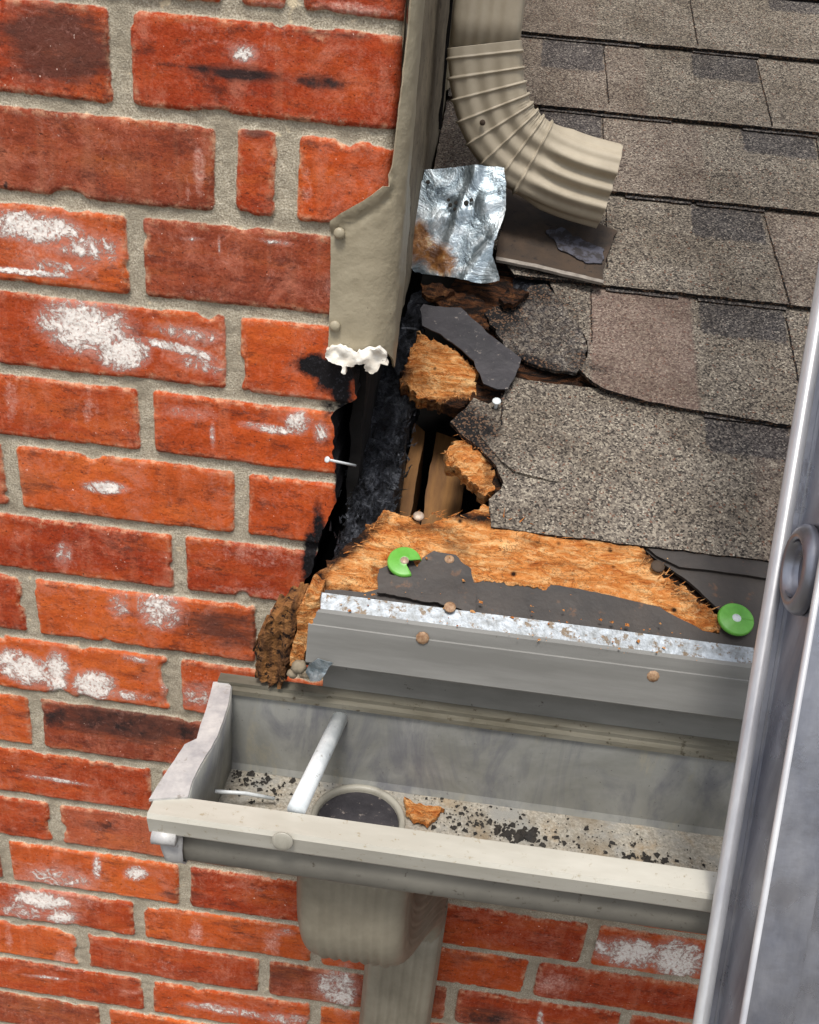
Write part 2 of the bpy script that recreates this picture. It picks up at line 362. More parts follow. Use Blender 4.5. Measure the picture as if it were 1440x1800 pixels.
def mat_galv():
    s = MT('galvanised_steel', 0.32, 0.85, 0.5); rust = s.attr('rust')
    sp = s.vor(70, out=0); n = s.noise(35, 6, 0.7, dist=0.8); f = s.noise(260, 4, 0.7)
    c = s.ramp(n, [(0.34, lin((84, 96, 106))), (0.46, lin((150, 164, 172))), (0.56, lin((196, 206, 212))), (0.68, lin((238, 242, 244)))])
    c = s.mix(s.math('MULTIPLY', s.mr(sp, 0.2, 0.6), 0.25), c, lin((130, 142, 150)))
    rn = s.mr(s.math('ADD', rust, s.math('MULTIPLY', s.math('SUBTRACT', s.noise(45, 6, 0.75, dist=1.0), 0.5), 1.3)), 0.4, 0.75)
    c = s.mix(rn, c, s.ramp(s.noise(70, 4, 0.6), [(0.35, lin((84, 50, 26))), (0.55, lin((146, 98, 52))), (0.7, lin((206, 180, 140)))]))
    c = s.mix(s.mr(f, 0.68, 0.72), c, lin((46, 44, 44)))
    return s.fin(c, s.bump(s.math('ADD', n, s.math('MULTIPLY', s.noise(90, 5, 0.7), 0.4)), 0.6, 0.004), s.mr(n, 0.3, 0.7, 0.24, 0.5), s.mr(rn, 0.0, 0.8, 0.8, 0.0))
def mat_gutter(inner=False):
    s = MT('painted_aluminium_inside' if inner else 'painted_aluminium', 0.5, 0.0, 0.45)
    n = s.noise(9, 5, 0.65, dist=0.9); m2 = s.noise(26, 6, 0.7, vec=s.map((1, 1, 0.35)), dist=0.6); f = s.noise(350, 4, 0.7)
    c = s.mix(s.mr(n, 0.38, 0.62), lin((158, 154, 142)), lin((140, 136, 124)))
    if inner:
        c = s.mix(s.mr(n, 0.36, 0.64), lin((150, 150, 145)), lin((122, 122, 116)))
        c = s.mix(s.math('MULTIPLY', s.mr(m2, 0.5, 0.66), 0.7), c, lin((98, 99, 106)))
        c = s.mix(s.math('MULTIPLY', s.mr(m2, 0.44, 0.32), 0.6), c, lin((160, 152, 130)))
        c = s.mix(s.mr(f, 0.67, 0.71), c, lin((70, 66, 60)))
    else:
        c = s.mix(s.math('MULTIPLY', s.mr(m2, 0.55, 0.7), 0.5), c, lin((112, 107, 96)))
        c = s.mix(s.math('MULTIPLY', s.mr(f, 0.6, 0.7), 0.35), c, lin((120, 112, 96)))
    return s.fin(c, s.bump(s.noise(60, 4, 0.5), 0.12, 0.001), s.mr(n, 0.3, 0.7, 0.38, 0.6))
def mat_floor():
    s = MT('silted_gutter_floor', 0.85, spec=0.3); f = s.noise(420, 5, 0.75); m2 = s.noise(30, 5, 0.7)
    c = s.ramp(f, [(0.30, lin((112, 104, 92))), (0.5, lin((150, 144, 132))), (0.70, lin((184, 177, 164)))])
    c = s.mix(s.math('MULTIPLY', s.mr(m2, 0.54, 0.68), 0.5), c, lin((150, 122, 82)))
    c = s.mix(s.mr(m2, 0.5, 0.36), c, lin((138, 136, 130)))
    c = s.mix(s.math('MULTIPLY', s.mr(s.noise(12, 5, 0.7), 0.5, 0.62), 0.7), c, lin((112, 100, 82)))
    c = s.mix(s.mr(s.noise(190, 3, 0.6), 0.68, 0.71), c, lin((40, 34, 28)))
    return s.fin(c, s.bump(f, 0.5, 0.001))
M = dict(
    brick=mat_brick(), gran=mat_granule(), rot=mat_rot(), char=mat_char(), galv=mat_galv(),
    gut=mat_gutter(), gin=mat_gutter(True), floor=mat_floor(),
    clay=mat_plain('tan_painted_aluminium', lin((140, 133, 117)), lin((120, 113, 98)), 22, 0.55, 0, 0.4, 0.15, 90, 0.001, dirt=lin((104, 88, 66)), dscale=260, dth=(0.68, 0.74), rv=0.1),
    clayu=mat_plain('tan_painted_upper_pipe', lin((176, 165, 145)), lin((158, 147, 128)), 20, 0.55, 0, 0.4, 0.15, 90, 0.001, dirt=lin((92, 74, 54)), dscale=300, dth=(0.72, 0.76)),
    flash=mat_plain('thick_beige_paint', lin((156, 146, 124)), lin((142, 132, 110)), 14, 0.45, 0, 0.4, 0.5, 60, 0.003, dirt=lin((92, 82, 66)), dscale=180, dth=(0.69, 0.74), stretch=(1, 1, 0.5)),
    sidew=mat_plain('beige_painted_side', lin((140, 128, 108)), lin((108, 98, 82)), 30, 0.8, 0, 0.3, 0.6, 160, 0.002, dirt=lin((84, 72, 56)), dscale=90, dth=(0.58, 0.66)),
    drip=mat_plain('grey_painted_drip_edge', lin((128, 127, 123)), lin((108, 107, 103)), 30, 0.5, 0, 0.45, 0.15, 90, 0.001, stretch=(0.15, 1, 1.5), dirt=lin((96, 92, 84)), dscale=200, dth=(0.7, 0.74)),
    flange=mat_plain('bare_metal_flange', lin((160, 168, 176)), lin((112, 116, 118)), 150, 0.45, 0.2, 0.5, 0.5, 250, 0.001, dirt=lin((92, 76, 56)), dscale=130, dth=(0.54, 0.62)),
    fascia=mat_plain('grey_fascia', lin((132, 130, 124)), lin((112, 110, 104)), 30, 0.55, 0, 0.4, 0.2, 80, 0.001, dirt=lin((78, 74, 66)), dscale=120, dth=(0.66, 0.72), stretch=(0.3, 1, 1)),
    felt=mat_plain('dark_roofing_felt', lin((62, 55, 50)), lin((44, 40, 38)), 18, 0.55, 0, 0.4, 0.3, 90, 0.002, dirt=lin((104, 72, 48)), dscale=60, dth=(0.60, 0.74)),
    felt2=mat_plain('grey_underlayment', lin((60, 57, 60)), lin((40, 38, 42)), 30, 0.6, 0, 0.4, 0.6, 60, 0.003, dirt=lin((120, 112, 106)), dscale=170, dth=(0.62, 0.70)),
    board=mat_plain('tan_lumber', lin((138, 98, 54)), lin((96, 66, 38)), 60, 0.7, 0, 0.3, 0.3, 90, 0.001, stretch=(1.5, 0.15, 0.3), dirt=lin((60, 34, 18)), dscale=110, dth=(0.7, 0.74)),
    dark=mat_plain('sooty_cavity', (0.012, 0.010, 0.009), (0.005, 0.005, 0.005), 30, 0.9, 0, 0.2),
    green=mat_plain('green_plastic', lin((86, 152, 54)), lin((104, 170, 70)), 90, 0.4, 0, 0.5, 0.2, 200, 0.0006, dirt=lin((60, 110, 34)), dscale=240, dth=(0.68, 0.75)),
    white=mat_plain('white_sealant', lin((240, 236, 226)), lin((214, 204, 188)), 60, 0.6, 0, 0.4, 0.5, 120, 0.002, dirt=lin((120, 104, 86)), dscale=140, dth=(0.66, 0.72)),
    nail=mat_plain('worn_nail_head', lin((178, 164, 150)), lin((140, 112, 88)), 250, 0.5, 0.3, 0.5, 0.4, 400, 0.0006),
    brass=mat_plain('rusty_screw_head', lin((168, 138, 108)), lin((124, 90, 62)), 300, 0.6, 0.1, 0.5, 0.4, 400, 0.0006),
    tube=mat_plain('white_oxidised_aluminium', lin((222, 226, 226)), lin((190, 196, 198)), 60, 0.5, 0.1, 0.5, 0.25, 180, 0.0008, dirt=lin((150, 148, 142)), dscale=200, dth=(0.62, 0.7)),
    alu=mat_plain('scuffed_aluminium', lin((166, 167, 174)), lin((128, 131, 142)), 18, 0.34, 0.75, 0.5, 0.25, 90, 0.001, stretch=(1.6, 1.6, 0.1), dirt=lin((150, 150, 156)), dscale=90, dth=(0.62, 0.8), rv=0.16),
    caps=mat_plain('pale_cap_metal', lin((196, 194, 190)), lin((158, 157, 158)), 50, 0.45, 0.1, 0.5, 0.25, 150, 0.001, dirt=lin((150, 146, 140)), dscale=120, dth=(0.6, 0.68)),
    blackp=mat_plain('burnt_crumbs', (0.012, 0.011, 0.010), (0.03, 0.024, 0.018), 90, 0.85),
    brownp=mat_plain('weathered_brown_strip', lin((70, 56, 44)), lin((48, 41, 36)), 30, 0.75, 0, 0.35, 0.5, 160, 0.001, dirt=lin((40, 34, 30)), dscale=120, dth=(0.6, 0.66)),
    bark=mat_plain('rotten_brown_fibre', lin((142, 98, 56)), lin((78, 52, 34)), 90, 0.9, 0, 0.2, 1.0, 160, 0.005, stretch=(1.6, 1, 0.22), dirt=lin((34, 22, 16)), dscale=110, dth=(0.52, 0.60)),
    grass=mat_plain('dry_ground', (0.11, 0.092, 0.07), (0.075, 0.065, 0.05), 3, 0.95, 0, 0.2, 0.5, 30, 0.02),
)

# ------------------------------------------------------------------ ground
g = MB(); g.add([(-400, -400, -3.4), (400, -400, -3.4), (400, 400, -3.4), (-400, 400, -3.4)], [(0, 1, 2, 3)])
tag(g.build('ground', M['grass']), 'dry brown ground far below the eave', 'ground', kind='structure')

# ------------------------------------------------------------------ brick wall
PITCH = 0.0676
beds = [0.0004, -0.0681, -0.1356, -0.2036, -0.2728, -0.3363, -0.4046, -0.4691, -0.5396, -0.6105, -0.6807, -0.7499, -0.8143, -0.884, -0.9479, -1.0136, -1.0792]
JN = {-1: [0.07, 0.113], 0: [-0.0088], 1: [0.0653, 0.110, -0.138], 2: [-0.0052], 3: [0.0707], 4: [-0.0026], 5: [0.0771], 6: [0.0211], 7: [-0.1238, 0.0976], 8: [0.0134], 9: [-0.1319],
      10: [-0.0101], 11: [-0.1241], 12: [0.0153, 0.4594], 13: [-0.0387, 0.165, 0.4054], 14: [-0.1114, 0.1055, 0.3232, 0.52], 15: [-0.0348], 16: [-0.092]}
rows = {}
for k in range(-14, 34):
    top = beds[k] if 0 <= k <= 16 else (beds[0]-k*PITCH if k < 0 else beds[16]-(k-16)*PITCH)
    rows[k] = top
def joints_of(k):
    j = sorted(JN.get(k, [(-0.005 if k % 2 else 0.096)]))
    a = list(j); x = j[0]
    while x > -1.5: x -= 0.2032; a.append(x)
    x = j[-1]
    while x < 1.5:
        x += 0.2032
        a.append(x)
    return np.array(sorted(a))
# stains placed by where they lie on the wall: (px, py, rx, ry, tilt, strength)
WHITE = [(60,400,85,26,.1,.95),(150,435,70,30,.1,.5),(50,478,75,6,.1,.95),(100,470,70,18,.1,.4),(150,575,80,45,.15,1.0),(215,620,45,30,0,1.0),(330,585,70,14,.15,.5),(310,612,70,9,.25,.75),(350,640,60,18,.3,.4),
 (430,95,24,16,0,.8),(185,857,36,11,.05,1.0),(112,975,14,26,0,.5),(330,725,50,14,.1,.3),(470,752,50,8,.15,.7),(525,742,22,20,0,.75),(565,760,14,18,0,.5),(374,765,5,22,0,.6),
 (280,1070,42,34,.1,.65),(210,1062,22,22,0,.5),(40,1175,55,28,.3,.85),(100,1185,22,42,0,.8),(165,1205,38,24,.1,1.0),(215,1222,55,9,.1,.5),(290,1200,10,40,0,.35),(350,1225,40,25,0,.35),
 (100,1372,55,4,.15,.6),(240,1535,20,12,0,.85),(100,1545,70,22,.1,.4),(170,1525,8,24,0,.6),(75,1583,50,14,.1,1.0),(110,1612,28,12,0,.9),(40,1600,50,20,.1,.45),(590,1730,38,30,0,.6),(605,1740,22,42,0,.7),
 (1110,1675,55,26,.05,.85),(1190,1685,45,32,.05,.95),(1060,1668,18,22,0,.6),(400,1775,80,8,.15,.5),(500,1790,50,10,.1,.5),(80,1718,45,3,.1,.5),(580,505,10,20,0,.2),(340,420,20,4,0,.4),(385,430,3,16,0,.5),(480,425,40,5,.15,.4),
 (950,1795,6,20,0,.7),(500,1640,20,8,0,.4),(120,905,40,4,.1,.7),(240,1160,30,6,.2,.5),(380,1500,40,12,.1,.35),(300,1475,30,5,.1,.4)]
PINK = [(350,300,14,62,-.0,.7),(330,330,6,40,0,.5),(20,700,18,58,0,.55),(155,715,12,55,0,.55),(170,730,8,55,0,.4),(540,330,12,50,.3,.5),(585,310,60,14,-.6,.3),(70,440,90,30,.1,.5),(160,600,110,50,.1,.5),(350,600,80,45,.15,.5),
 (430,80,110,16,.1,.45),(360,50,80,14,.1,.4),(450,975,110,30,.1,.45),(440,1040,90,12,.1,.5),(100,870,100,10,0,.2),(60,1065,60,8,.1,.35),(280,1080,70,30,.1,.35),(350,1210,45,40,0,.45),(100,1560,130,60,.1,.55),(345,1640,16,30,0,.7),(478,1655,20,34,0,.65),
 (290,1700,30,25,0,.4),(15,1650,10,30,0,.6),(110,1685,22,28,0,.65),(430,1560,80,12,.1,.4),(900,1630,60,4,.1,.3),(970,1728,45,28,0,.7),(790,1790,30,30,0,.5),(620,15,80,14,.1,.8),(480,8,40,10,.1,.7),(400,1780,130,25,.1,.3),(590,1740,70,35,0,.5),(240,1745,60,4,.1,.5),(50,940,50,30,.1,.3),(30,1010,40,8,.1,.3),
 (445,695,50,12,.15,.55),(520,700,60,12,.15,.5),(120,670,40,8,.1,.6),(60,20,50,8,.1,.4)]
DARK = [(385,124,150,9,.10,.75),(420,130,70,11,.08,1.0),(565,145,50,14,.1,.8),(300,116,60,6,.1,.6),(600,62,90,6,.12,.5),(210,1270,140,34,.14,.55),(330,1285,30,30,0,.6),(100,1262,30,28,0,.7),(260,1280,60,18,.1,.3),(455,1095,30,40,0,.4),(430,1130,60,10,.1,.5),(860,1790,60,16,.15,.6),(180,1450,28,12,0,.5),(10,325,6,10,0,.9),
 (490,755,25,14,.1,.5),(420,45,200,5,.12,.25),(830,1580,40,6,.1,.8),(600,400,2,2,0,.1),(300,1570,22,10,0,.5)]
BROWN = [(95,80,130,85,.1,1.0),(400,128,160,20,.1,.7),(600,60,100,12,.1,.6),(560,145,70,20,.1,.7),(220,1270,200,38,.14,1.0),(400,1105,120,40,.14,.85),(40,850,70,26,.1,.6),(450,230,35,14,0,.9),(80,545,40,30,0,.2),(330,600,90,20,.15,.4),(400,300,60,20,0,.1),(320,1570,60,22,0,.6),(410,1625,50,14,.1,.5),
 (490,1715,60,24,.1,.6),(860,1785,70,24,.1,.8),(180,1455,50,16,.1,.5),(60,1240,60,28,.1,.5),(600,470,40,40,0,.3),(830,1690,60,20,.1,.5),(330,1735,60,10,.1,.5),(430,1655,70,14,.1,.4),(1020,1640,40,20,0,.3)]
SOOT = [(558,645,38,26,.15,1.15),(590,660,40,34,0,1.2),(600,690,24,60,0,.9),(600,820,14,140,0,.9),(545,980,16,60,-.4,1.0),(520,640,30,14,0,.5),(580,720,20,20,0,.7),(540,1040,20,40,-.5,.6),(560,930,14,60,-.3,.8)]
def blob(lst, X, Y):
    v = np.zeros(X.shape)
    for (cx, cy, rx, ry, tl, st) in lst:
        dx = X-cx; dy = Y-cy-dx*tl; q = (dx/(rx*1.35))**2+(dy/(ry*1.35))**2
        v = np.maximum(v, st*np.clip(1.25*(1-q**0.6), 0, 1))
    return v
# right-hand edge of the brickwork above the eave (broken and burnt back below the metal cap)
XB = sorted([(0.9, .186), (-0.215, .186), (-0.236, .166), (-0.262, .169), (-0.2806, .1518), (-0.318, .155), (-0.3559, .1578), (-0.392, .149), (-0.4254, .141), (-0.4569, .1287), (-0.4893, .0969), (-0.56, .0951)])
ZJ = -0.53
def build_wall():
    xs = np.concatenate([np.arange(-1.3, -0.26, 0.012), np.arange(-0.26, 0.186001, 0.00165)]); xs[-1] = 0.186
    zs = np.concatenate([np.arange(0.75, 0.06, -0.012), np.arange(0.06, ZJ, -0.0016), [ZJ]])
    X, Z = np.meshgrid(xs, zs)
    xb = np.interp(Z, [a for a, b in XB], [b for a, b in XB])+0.004*noise(Z*0, Z, 0, 90, 3, 3)*(Z < -0.22)
    X = np.where(X > 0, X/0.186*xb, X)
    xs2 = np.concatenate([np.arange(-1.3, -0.26, 0.012), np.arange(-0.26, 0.75, 0.0021), np.arange(0.75, 1.5, 0.015)])
    zs2 = np.concatenate([np.arange(ZJ, -1.16, -0.0018), np.arange(-1.16, -3.41, -0.012)])
    X2, Z2 = np.meshgrid(xs2, zs2)
    VV, FF, AT = [], [], {k: [] for k in ('sdf', 'tint', 'white', 'dark', 'pink', 'brown', 'soot')}
    def grid(X, Z, ret=0.0):
        n0 = sum(len(v) for v in VV); ny, nx = X.shape; x = X.ravel(); z = Z.ravel()
        # rows
        keys = sorted(rows, key=lambda k: -rows[k]); tops = np.array([rows[k] for k in keys])
        zw = z+0.0012*noise(x, z, 0, 9, 2, 2)+0.0008*noise(x, z, 0, 40, 4, 2)
        ri = np.clip(np.searchsorted(-tops, -zw, side='right')-1, 0, len(keys)-2)
        top = tops[ri]; bot = tops[ri+1]; hj = 0.0047
        dz = np.minimum(top-zw, zw-bot)-hj*0.92
        dx = np.zeros_like(x); tint = np.zeros_like(x); rnd2 = np.zeros_like(x)
        for q in np.unique(ri):
            mk = ri == q; k = keys[q]; J = joints_of(k); xw = x[mk]+0.0012*noise(x[mk], z[mk], 3, 25, 9, 2)
            i = np.searchsorted(J, xw); L = J[np.clip(i-1, 0, len(J)-1)]; R = J[np.clip(i, 0, len(J)-1)]
            hw = {0: .0075, 1: .0082}.get(k, .0062)
            R2 = np.where((z[mk] > ZJ) & (R > 0.186), 0.3, R); L2 = np.where((z[mk] > ZJ) & (L > .186), .0, L)
            dx[mk] = np.minimum(xw-L2, R2-xw)-hw
            t = _h(np.floor(L*1000).astype(int), np.full(L.shape, k+50), np.zeros(L.shape, int), 5); tint[mk] = t; rnd2[mk] = _h(np.floor(L*1000).astype(int), np.full(L.shape, k+50), np.ones(L.shape, int), 8)
        # rounded rectangle distance
        r = 0.004; ax = r-dx; az = r-dz
        sdf = np.where((ax > 0) & (az > 0), r-np.sqrt(ax*ax+az*az), np.minimum(dx, dz))
        sdf = sdf+0.0008*noise(x, z, 0, 170, 21, 3)-0.0035*np.clip(noise(x, z, 0, 38, 23, 3)-0.32, 0, 1)*4
        t = np.clip((sdf+0.0008)/0.0028, 0, 1); t = t*t*(3-2*t)
        h = t*0.0030+t*0.0011*noise(x, z, 0, 55, 31, 5, 0.6)+(1-t)*0.0010*noise(x, z, 0, 140, 33, 3)+t*(rnd2-0.5)*0.0016
        h = h+t*np.minimum(np.clip(sdf, 0, .02), .006)*0.015
        y = -(h-0.003)
        if not ret:
            cr = np.clip((x-0.172)/0.014, 0, 1); y = y+np.where(z > -0.215, (1-np.sqrt(np.clip(1-cr*cr, 0, 1)))*0.013, 0)
        P = np.stack([x, y, z], 1); PX, PY = topx(np.stack([x, 0*x, z], 1))
        VV.append(P)
        AT['sdf'].append(sdf); AT['tint'].append(tint); AT['white'].append(blob(WHITE, PX, PY)); AT['dark'].append(blob(DARK, PX, PY)); AT['pink'].append(blob(PINK, PX, PY)); AT['brown'].append(blob(BROWN, PX, PY)); AT['soot'].append(blob(SOOT, PX, PY))
        I = np.arange(ny*nx).reshape(ny, nx)+n0
        FF.append(np.stack([I[:-1, :-1], I[1:, :-1], I[1:, 1:], I[:-1, 1:]], -1).reshape(-1, 4))
        return I, P
    I, P = grid(X, Z); grid(X2, Z2)
    # return edge of the cut brickwork: goes back 90 mm
    ny = len(zs); E = P.reshape(ny, -1, 3)[:, -1, :]; n0 = sum(len(v) for v in VV)
    ds = [0, 0.004, 0.012, 0.03, 0.06, 0.09]
    VV.append(np.concatenate([E+np.array([-0.0005*i, d, 0])+np.stack([0.002*noise(E[:, 2], E[:, 2]*0+d, 0, 120, 6, 2)*(i > 0)*(E[:, 2] < -.2), E[:, 2]*0, E[:, 2]*0], 1) for i, d in enumerate(ds)]))
    for k in AT:
        a = AT[k][0].reshape(ny, -1)[:, -1]
        if k == 'soot': a = np.where(E[:, 2] < -0.2, 1.3, 0)
        AT[k].append(np.tile(a, len(ds)))
    J = np.arange(ny*len(ds)).reshape(len(ds), ny)+n0
    FF.append(np.stack([J[:-1, :-1], J[:-1, 1:], J[1:, 1:], J[1:, :-1]], -1).reshape(-1, 4))
    V = np.concatenate(VV); Fc = np.concatenate(FF)
    me = bpy.data.meshes.new('brick_face'); me.vertices.add(len(V)); loc = np.array((0, 0, -3.4))
    me.vertices.foreach_set('co', (V-loc).ravel()); me.loops.add(len(Fc)*4); me.loops.foreach_set('vertex_index', Fc.ravel())
    me.polygons.add(len(Fc)); me.polygons.foreach_set('loop_start', np.arange(len(Fc))*4); me.polygons.foreach_set('loop_total', np.full(len(Fc), 4)); me.polygons.foreach_set('use_smooth', np.ones(len(Fc), bool)); me.update(); me.validate()
    me.materials.append(M['brick'])
    for k, a in AT.items():
        at = me.attributes.new(k, 'FLOAT', 'POINT'); at.data.foreach_set('value', np.concatenate(a).astype(np.float32))
    return me, loc
wall = thing('brick_wall', (0, 0, -3.4), 'weathered red brick wall with tan mortar and white mineral stains', 'wall')
me, loc = build_wall(); wf = bpy.data.objects.new('brick_face', me); link(wf, wall, loc)
# the beige painted return of the wall that runs back above the roof
def side_h(a, b):
    h = 0.0025*noise(a, b, 0, 14, 5, 3)+0.0012*noise(a, b, 0, 80, 7, 3)
    gz = np.abs(((b+0.078) % 0.2)-0.0)
    h = h-0.004*np.exp(-(gz/0.0035)**2)*(a > 0.115)
    h = h+0.003*np.clip((a-0.11)/0.006, 0, 1)
    return h
SIDE = Frame((0.1845, 0, 0), (0, 1, 0), (0, 0, 1))
sheet('painted_return', SIDE, [(0.012, -0.20), (0.09, -0.20), (0.16, -0.24), (0.36, -0.17), (1.6, 0.50), (1.6, 0.75), (0.012, 0.75)], M['sidew'], wall, th=0.012, step=0.016, hf=side_h)
# dark seam and pale trim strip at its far end
b = MB(); b.box((0.1875, 0.44, 0.36), (0.006, 0.006, 0.9)); b.build('dark_seam', M['dark'], wall)
b = MB(); b.box((0.1885, 0.53, 0.40), (0.008, 0.16, 0.9), bev=0.002); b.build('trim_strip', M['flash'], wall)

# ------------------------------------------------------------------ metal cap wrapped round the wall corner
cf = thing('corner_flashing', (0.18, 0, -0.24), 'thick beige painted metal cap wrapped round the corner of the brick wall', 'flashing')
RC = 0.028; XC = 0.196-RC
def wrap(a, b, h=0.0):
    """a runs round the corner: front face, then the curve, then the side"""
    a = np.asarray(a, float); b = np.asarray(b, float)+0*a; h = np.asarray(h, float)+0*a; yf = -0.008
    arc = RC*math.pi/2; t = np.clip((a-XC)/RC, 0, math.pi/2); over = np.clip(a-XC-arc, 0, None)
    x = np.where(a < XC, a, XC+(RC+h)*np.sin(t)); y = np.where(a < XC, yf-h, yf+RC-(RC+h)*np.cos(t)+over)
    return np.stack([x, y, b], -1)
class WF(Frame):
    def at(s, a, b, h=0.0): return wrap(a, b, h)
wfm = WF((0, -0.008, 0), (1, 0, 0), (0, 0, 1))
AE = XC+RC*math.pi/2+0.055
def wp(pts): return [FY(-0.008).px(x, y) for x, y in pts]
front = wp([(577, 612), (581, 500), (581, 388), (600, 374), (640, 352), (664, 334), (672, 328)])
poly = front+[(XC+0.0175, -0.100), (XC+0.0205, -0.085), (XC+0.026, 0.0), (XC+0.027, 0.3), (XC+0.062, 0.3), (XC+0.064, -0.10), (AE, -0.135), (AE, -0.19), (AE-0.04, -0.245)]+wp([(668, 614), (640, 618), (600, 616)])
def cf_h(a, b):
    ln = front[2:7]; h = 0.0011*np.clip((-0.06-b)/0.06, 0.1, 1)*noise(a, b, 0, 30, 5, 3)+0.0005*noise(a, b, 0, 120, 7, 2)
    d = np.full(a.shape, 9.0)
    for p, q in zip(ln[:-1], ln[1:]):
        p = np.array(p); q = np.array(q); t = np.clip(((a-p[0])*(q-p)[0]+(b-p[1])*(q-p)[1])/((q-p)@(q-p)), 0, 1)
        d = np.minimum(d, np.hypot(a-p[0]-t*(q-p)[0], b-p[1]-t*(q-p)[1]))
    dd = d-0.0075; h = h+0.0028*np.exp(-(np.clip(d-0.003, 0, 9)/0.003)**2)-0.002*np.exp(-((dd-.002)/0.0018)**2)
    return h
sheet('cap_sheet', wfm, poly, M['flash'], cf, th=0.0015, step=0.004, hf=cf_h, amp=0.0002, seed=4)
for x, y, r in ((597, 410, .0042), (589, 573, .0042)):
    c = FY(-0.0095).P(x, y); mb = MB(); mb.disc(c, (0, -1, 0.1), r, 0.0022, 16, 0.0012); mb.build('screw_head', M['flash'], cf, smooth=True)
# lumpy white sealant along its lower edge
def lumps(name, centres, mat, parent, seed=1, sub=3):
    bm = bmesh.new()
    for i, (c, r) in enumerate(centres):
        q = bmesh.ops.create_icosphere(bm, subdivisions=sub, radius=1.0)['verts']
        r = np.array(r if hasattr(r, '__len__') else (r, r, r))
        co = np.array([list(v.co) for v in q]); n = 1+0.35*noise(co[:, 0]+i*3, co[:, 1], co[:, 2], 1.8, seed+i, 3)[:, None]
        for v, p in zip(q, co*n*r+np.array(c)): v.co = Vector(p)
    V = [list(v.co) for v in bm.verts]; bm.verts.index_update(); F = [[v.index for v in f.verts] for f in bm.faces]; bm.free()
    return mesh(name, V, F, mat, parent, smooth=True, recalc=False)
S = FY(-0.012)
def hs(a, b): return 0.004+0.005*noise(a, b, 0, 80, 3, 2)+0.0016*noise(a, b, 0, 260, 5, 3)
sheet('white_sealant', S, S.poly([(575, 612), (600, 606), (625, 618), (650, 612), (668, 608), (678, 622), (682, 640), (670, 638), (664, 650), (652, 658), (640, 652), (645, 640), (630, 636), (618, 644), (610, 640), (608, 655), (602, 652), (600, 640), (588, 636), (574, 628)]), M['white'], cf, th=0.007, step=0.0018, hf=hs, amp=0.001, seed=2)

# ------------------------------------------------------------------ roof
roof = thing('shingle_roof', (0.6, 0, -0.40), 'brown shingle roof with a burnt and rotten hole beside the brick wall', 'roof')
R = ROOF
def attr0(a, b): return 0*a
hole_r = [(705, 600), (830, 690), (800, 735), (830, 790), (866, 860), (866, 905)]
# roof deck (sound part, to the right of the hole)
deck = R.poly([(1060, 1130), (1100, 1000), (900, 930), (868, 870), (840, 790), (815, 730), (845, 640), (800, 560), (790, 500)])
deck = [(a, min(b, 0.5)) for a, b in deck]
deck = [(1.4, -0.095), (0.40, -0.095)]+deck[1:]+[(0.24, 0.33), (0.188, 0.36), (0.188, 1.6), (1.4, 1.6)]
sheet('roof_deck', R, deck, M['rot'], roof, th=0.012, step=0.03, ustep=0.01, hf=lambda a, b: -0.004+0*a, attrs={'char': lambda a, b: 1.0+0*a}, amp=0.001)
# dark felt over the deck along the eave
def felt_h(a, b): return 0.0012+0.0006*noise(a, b, 0, 25, 3, 2)
eL = R.px(570, 1046); 
sheet('eave_membrane', R, R.poly([(560, 1068), (575, 1040), (640, 1048), (662, 1040), (668, 1005), (700, 990), (745, 985), (765, 976), (800, 980), (832, 1004), (900, 1018), (960, 1032), (1080, 1052), (1160, 1072), (1232, 1112), (1262, 1118), (1268, 1080), (1200, 1020), (1150, 985), (1110, 955)])+[(1.4, 0.02), (1.4, -0.092), R.px(562, 1066)], M['felt'], roof, th=0.003, step=0.008, hf=lambda a, b: 0.004+0.0008*noise(a, b, 0, 30, 3, 2), amp=0.0010, seed=8)
fo = R.poly([(1190, 1006), (1400, 1040), (1400, 1052), (1192, 1014)])
sheet('membrane_lap', R, R.poly([(1150, 985), (1190, 1004)])+[(1.4, R.px(1400, 1038)[1]), (1.4, 0.03), R.px(1110, 950)], M['felt'], roof, th=0.002, step=0.01, hf=lambda a, b: 0.0075+0.0006*noise(a, b, 0, 30, 3, 2), amp=0.0004, seed=9)
# torn orange wood along the eave
def fib(a, b, s=1.0): return 0.0045*s*noise(a*0.45+b*0.2, b, 0, 150, 11, 4, 0.7)+0.004*s*noise(a, b, 0, 28, 12, 3)
big = R.poly([(540, 1075), (548, 1040), (562, 1008), (600, 972), (640, 938), (676, 906), (700, 912), (740, 930), (765, 926), (800, 914), (850, 898), (872, 905), (900, 925), (980, 935), (1060, 950), (1100, 962), (1130, 978), (1145, 992), (1150, 1012), (1180, 1030), (1205, 1042), (1226, 1062), (1262, 1088), (1266, 1112), (1240, 1118), (1195, 1102), (1130, 1075), (1060, 1056), (960, 1040), (850, 1025), (760, 1030), (680, 1040), (640, 1052), (565, 1050)])
def big_char(a, b):
    X, Y = topx(R.at(a, b, 0.0)); return blob([(690, 1010, 70, 30, 0, .55), (600, 1040, 60, 16, 0, .5), (800, 960, 50, 40, .6, .55), (880, 925, 160, 14, .15, .9), (1040, 950, 110, 12, .15, .8), (1140, 985, 20, 22, 0, .8), (615, 965, 80, 22, -.7, 1.0), (560, 1030, 24, 40, 0, .9), (740, 935, 70, 14, 0, .6), (1000, 1000, 60, 10, .2, .45), (1200, 1050, 40, 10, .6, .6), (930, 960, 40, 16, 0, .5)], X, Y)
sheet('rotten_deck_edge', R, big, M['rot'], roof, th=0.012, step=0.0035, hf=lambda a, b: 0.0035+0.55*fib(a, b)+0.004*np.clip((b+0.045)/0.04, -1, 1), attrs={'char': big_char}, ustep=0.0014, amp=0.0026, seed=5)
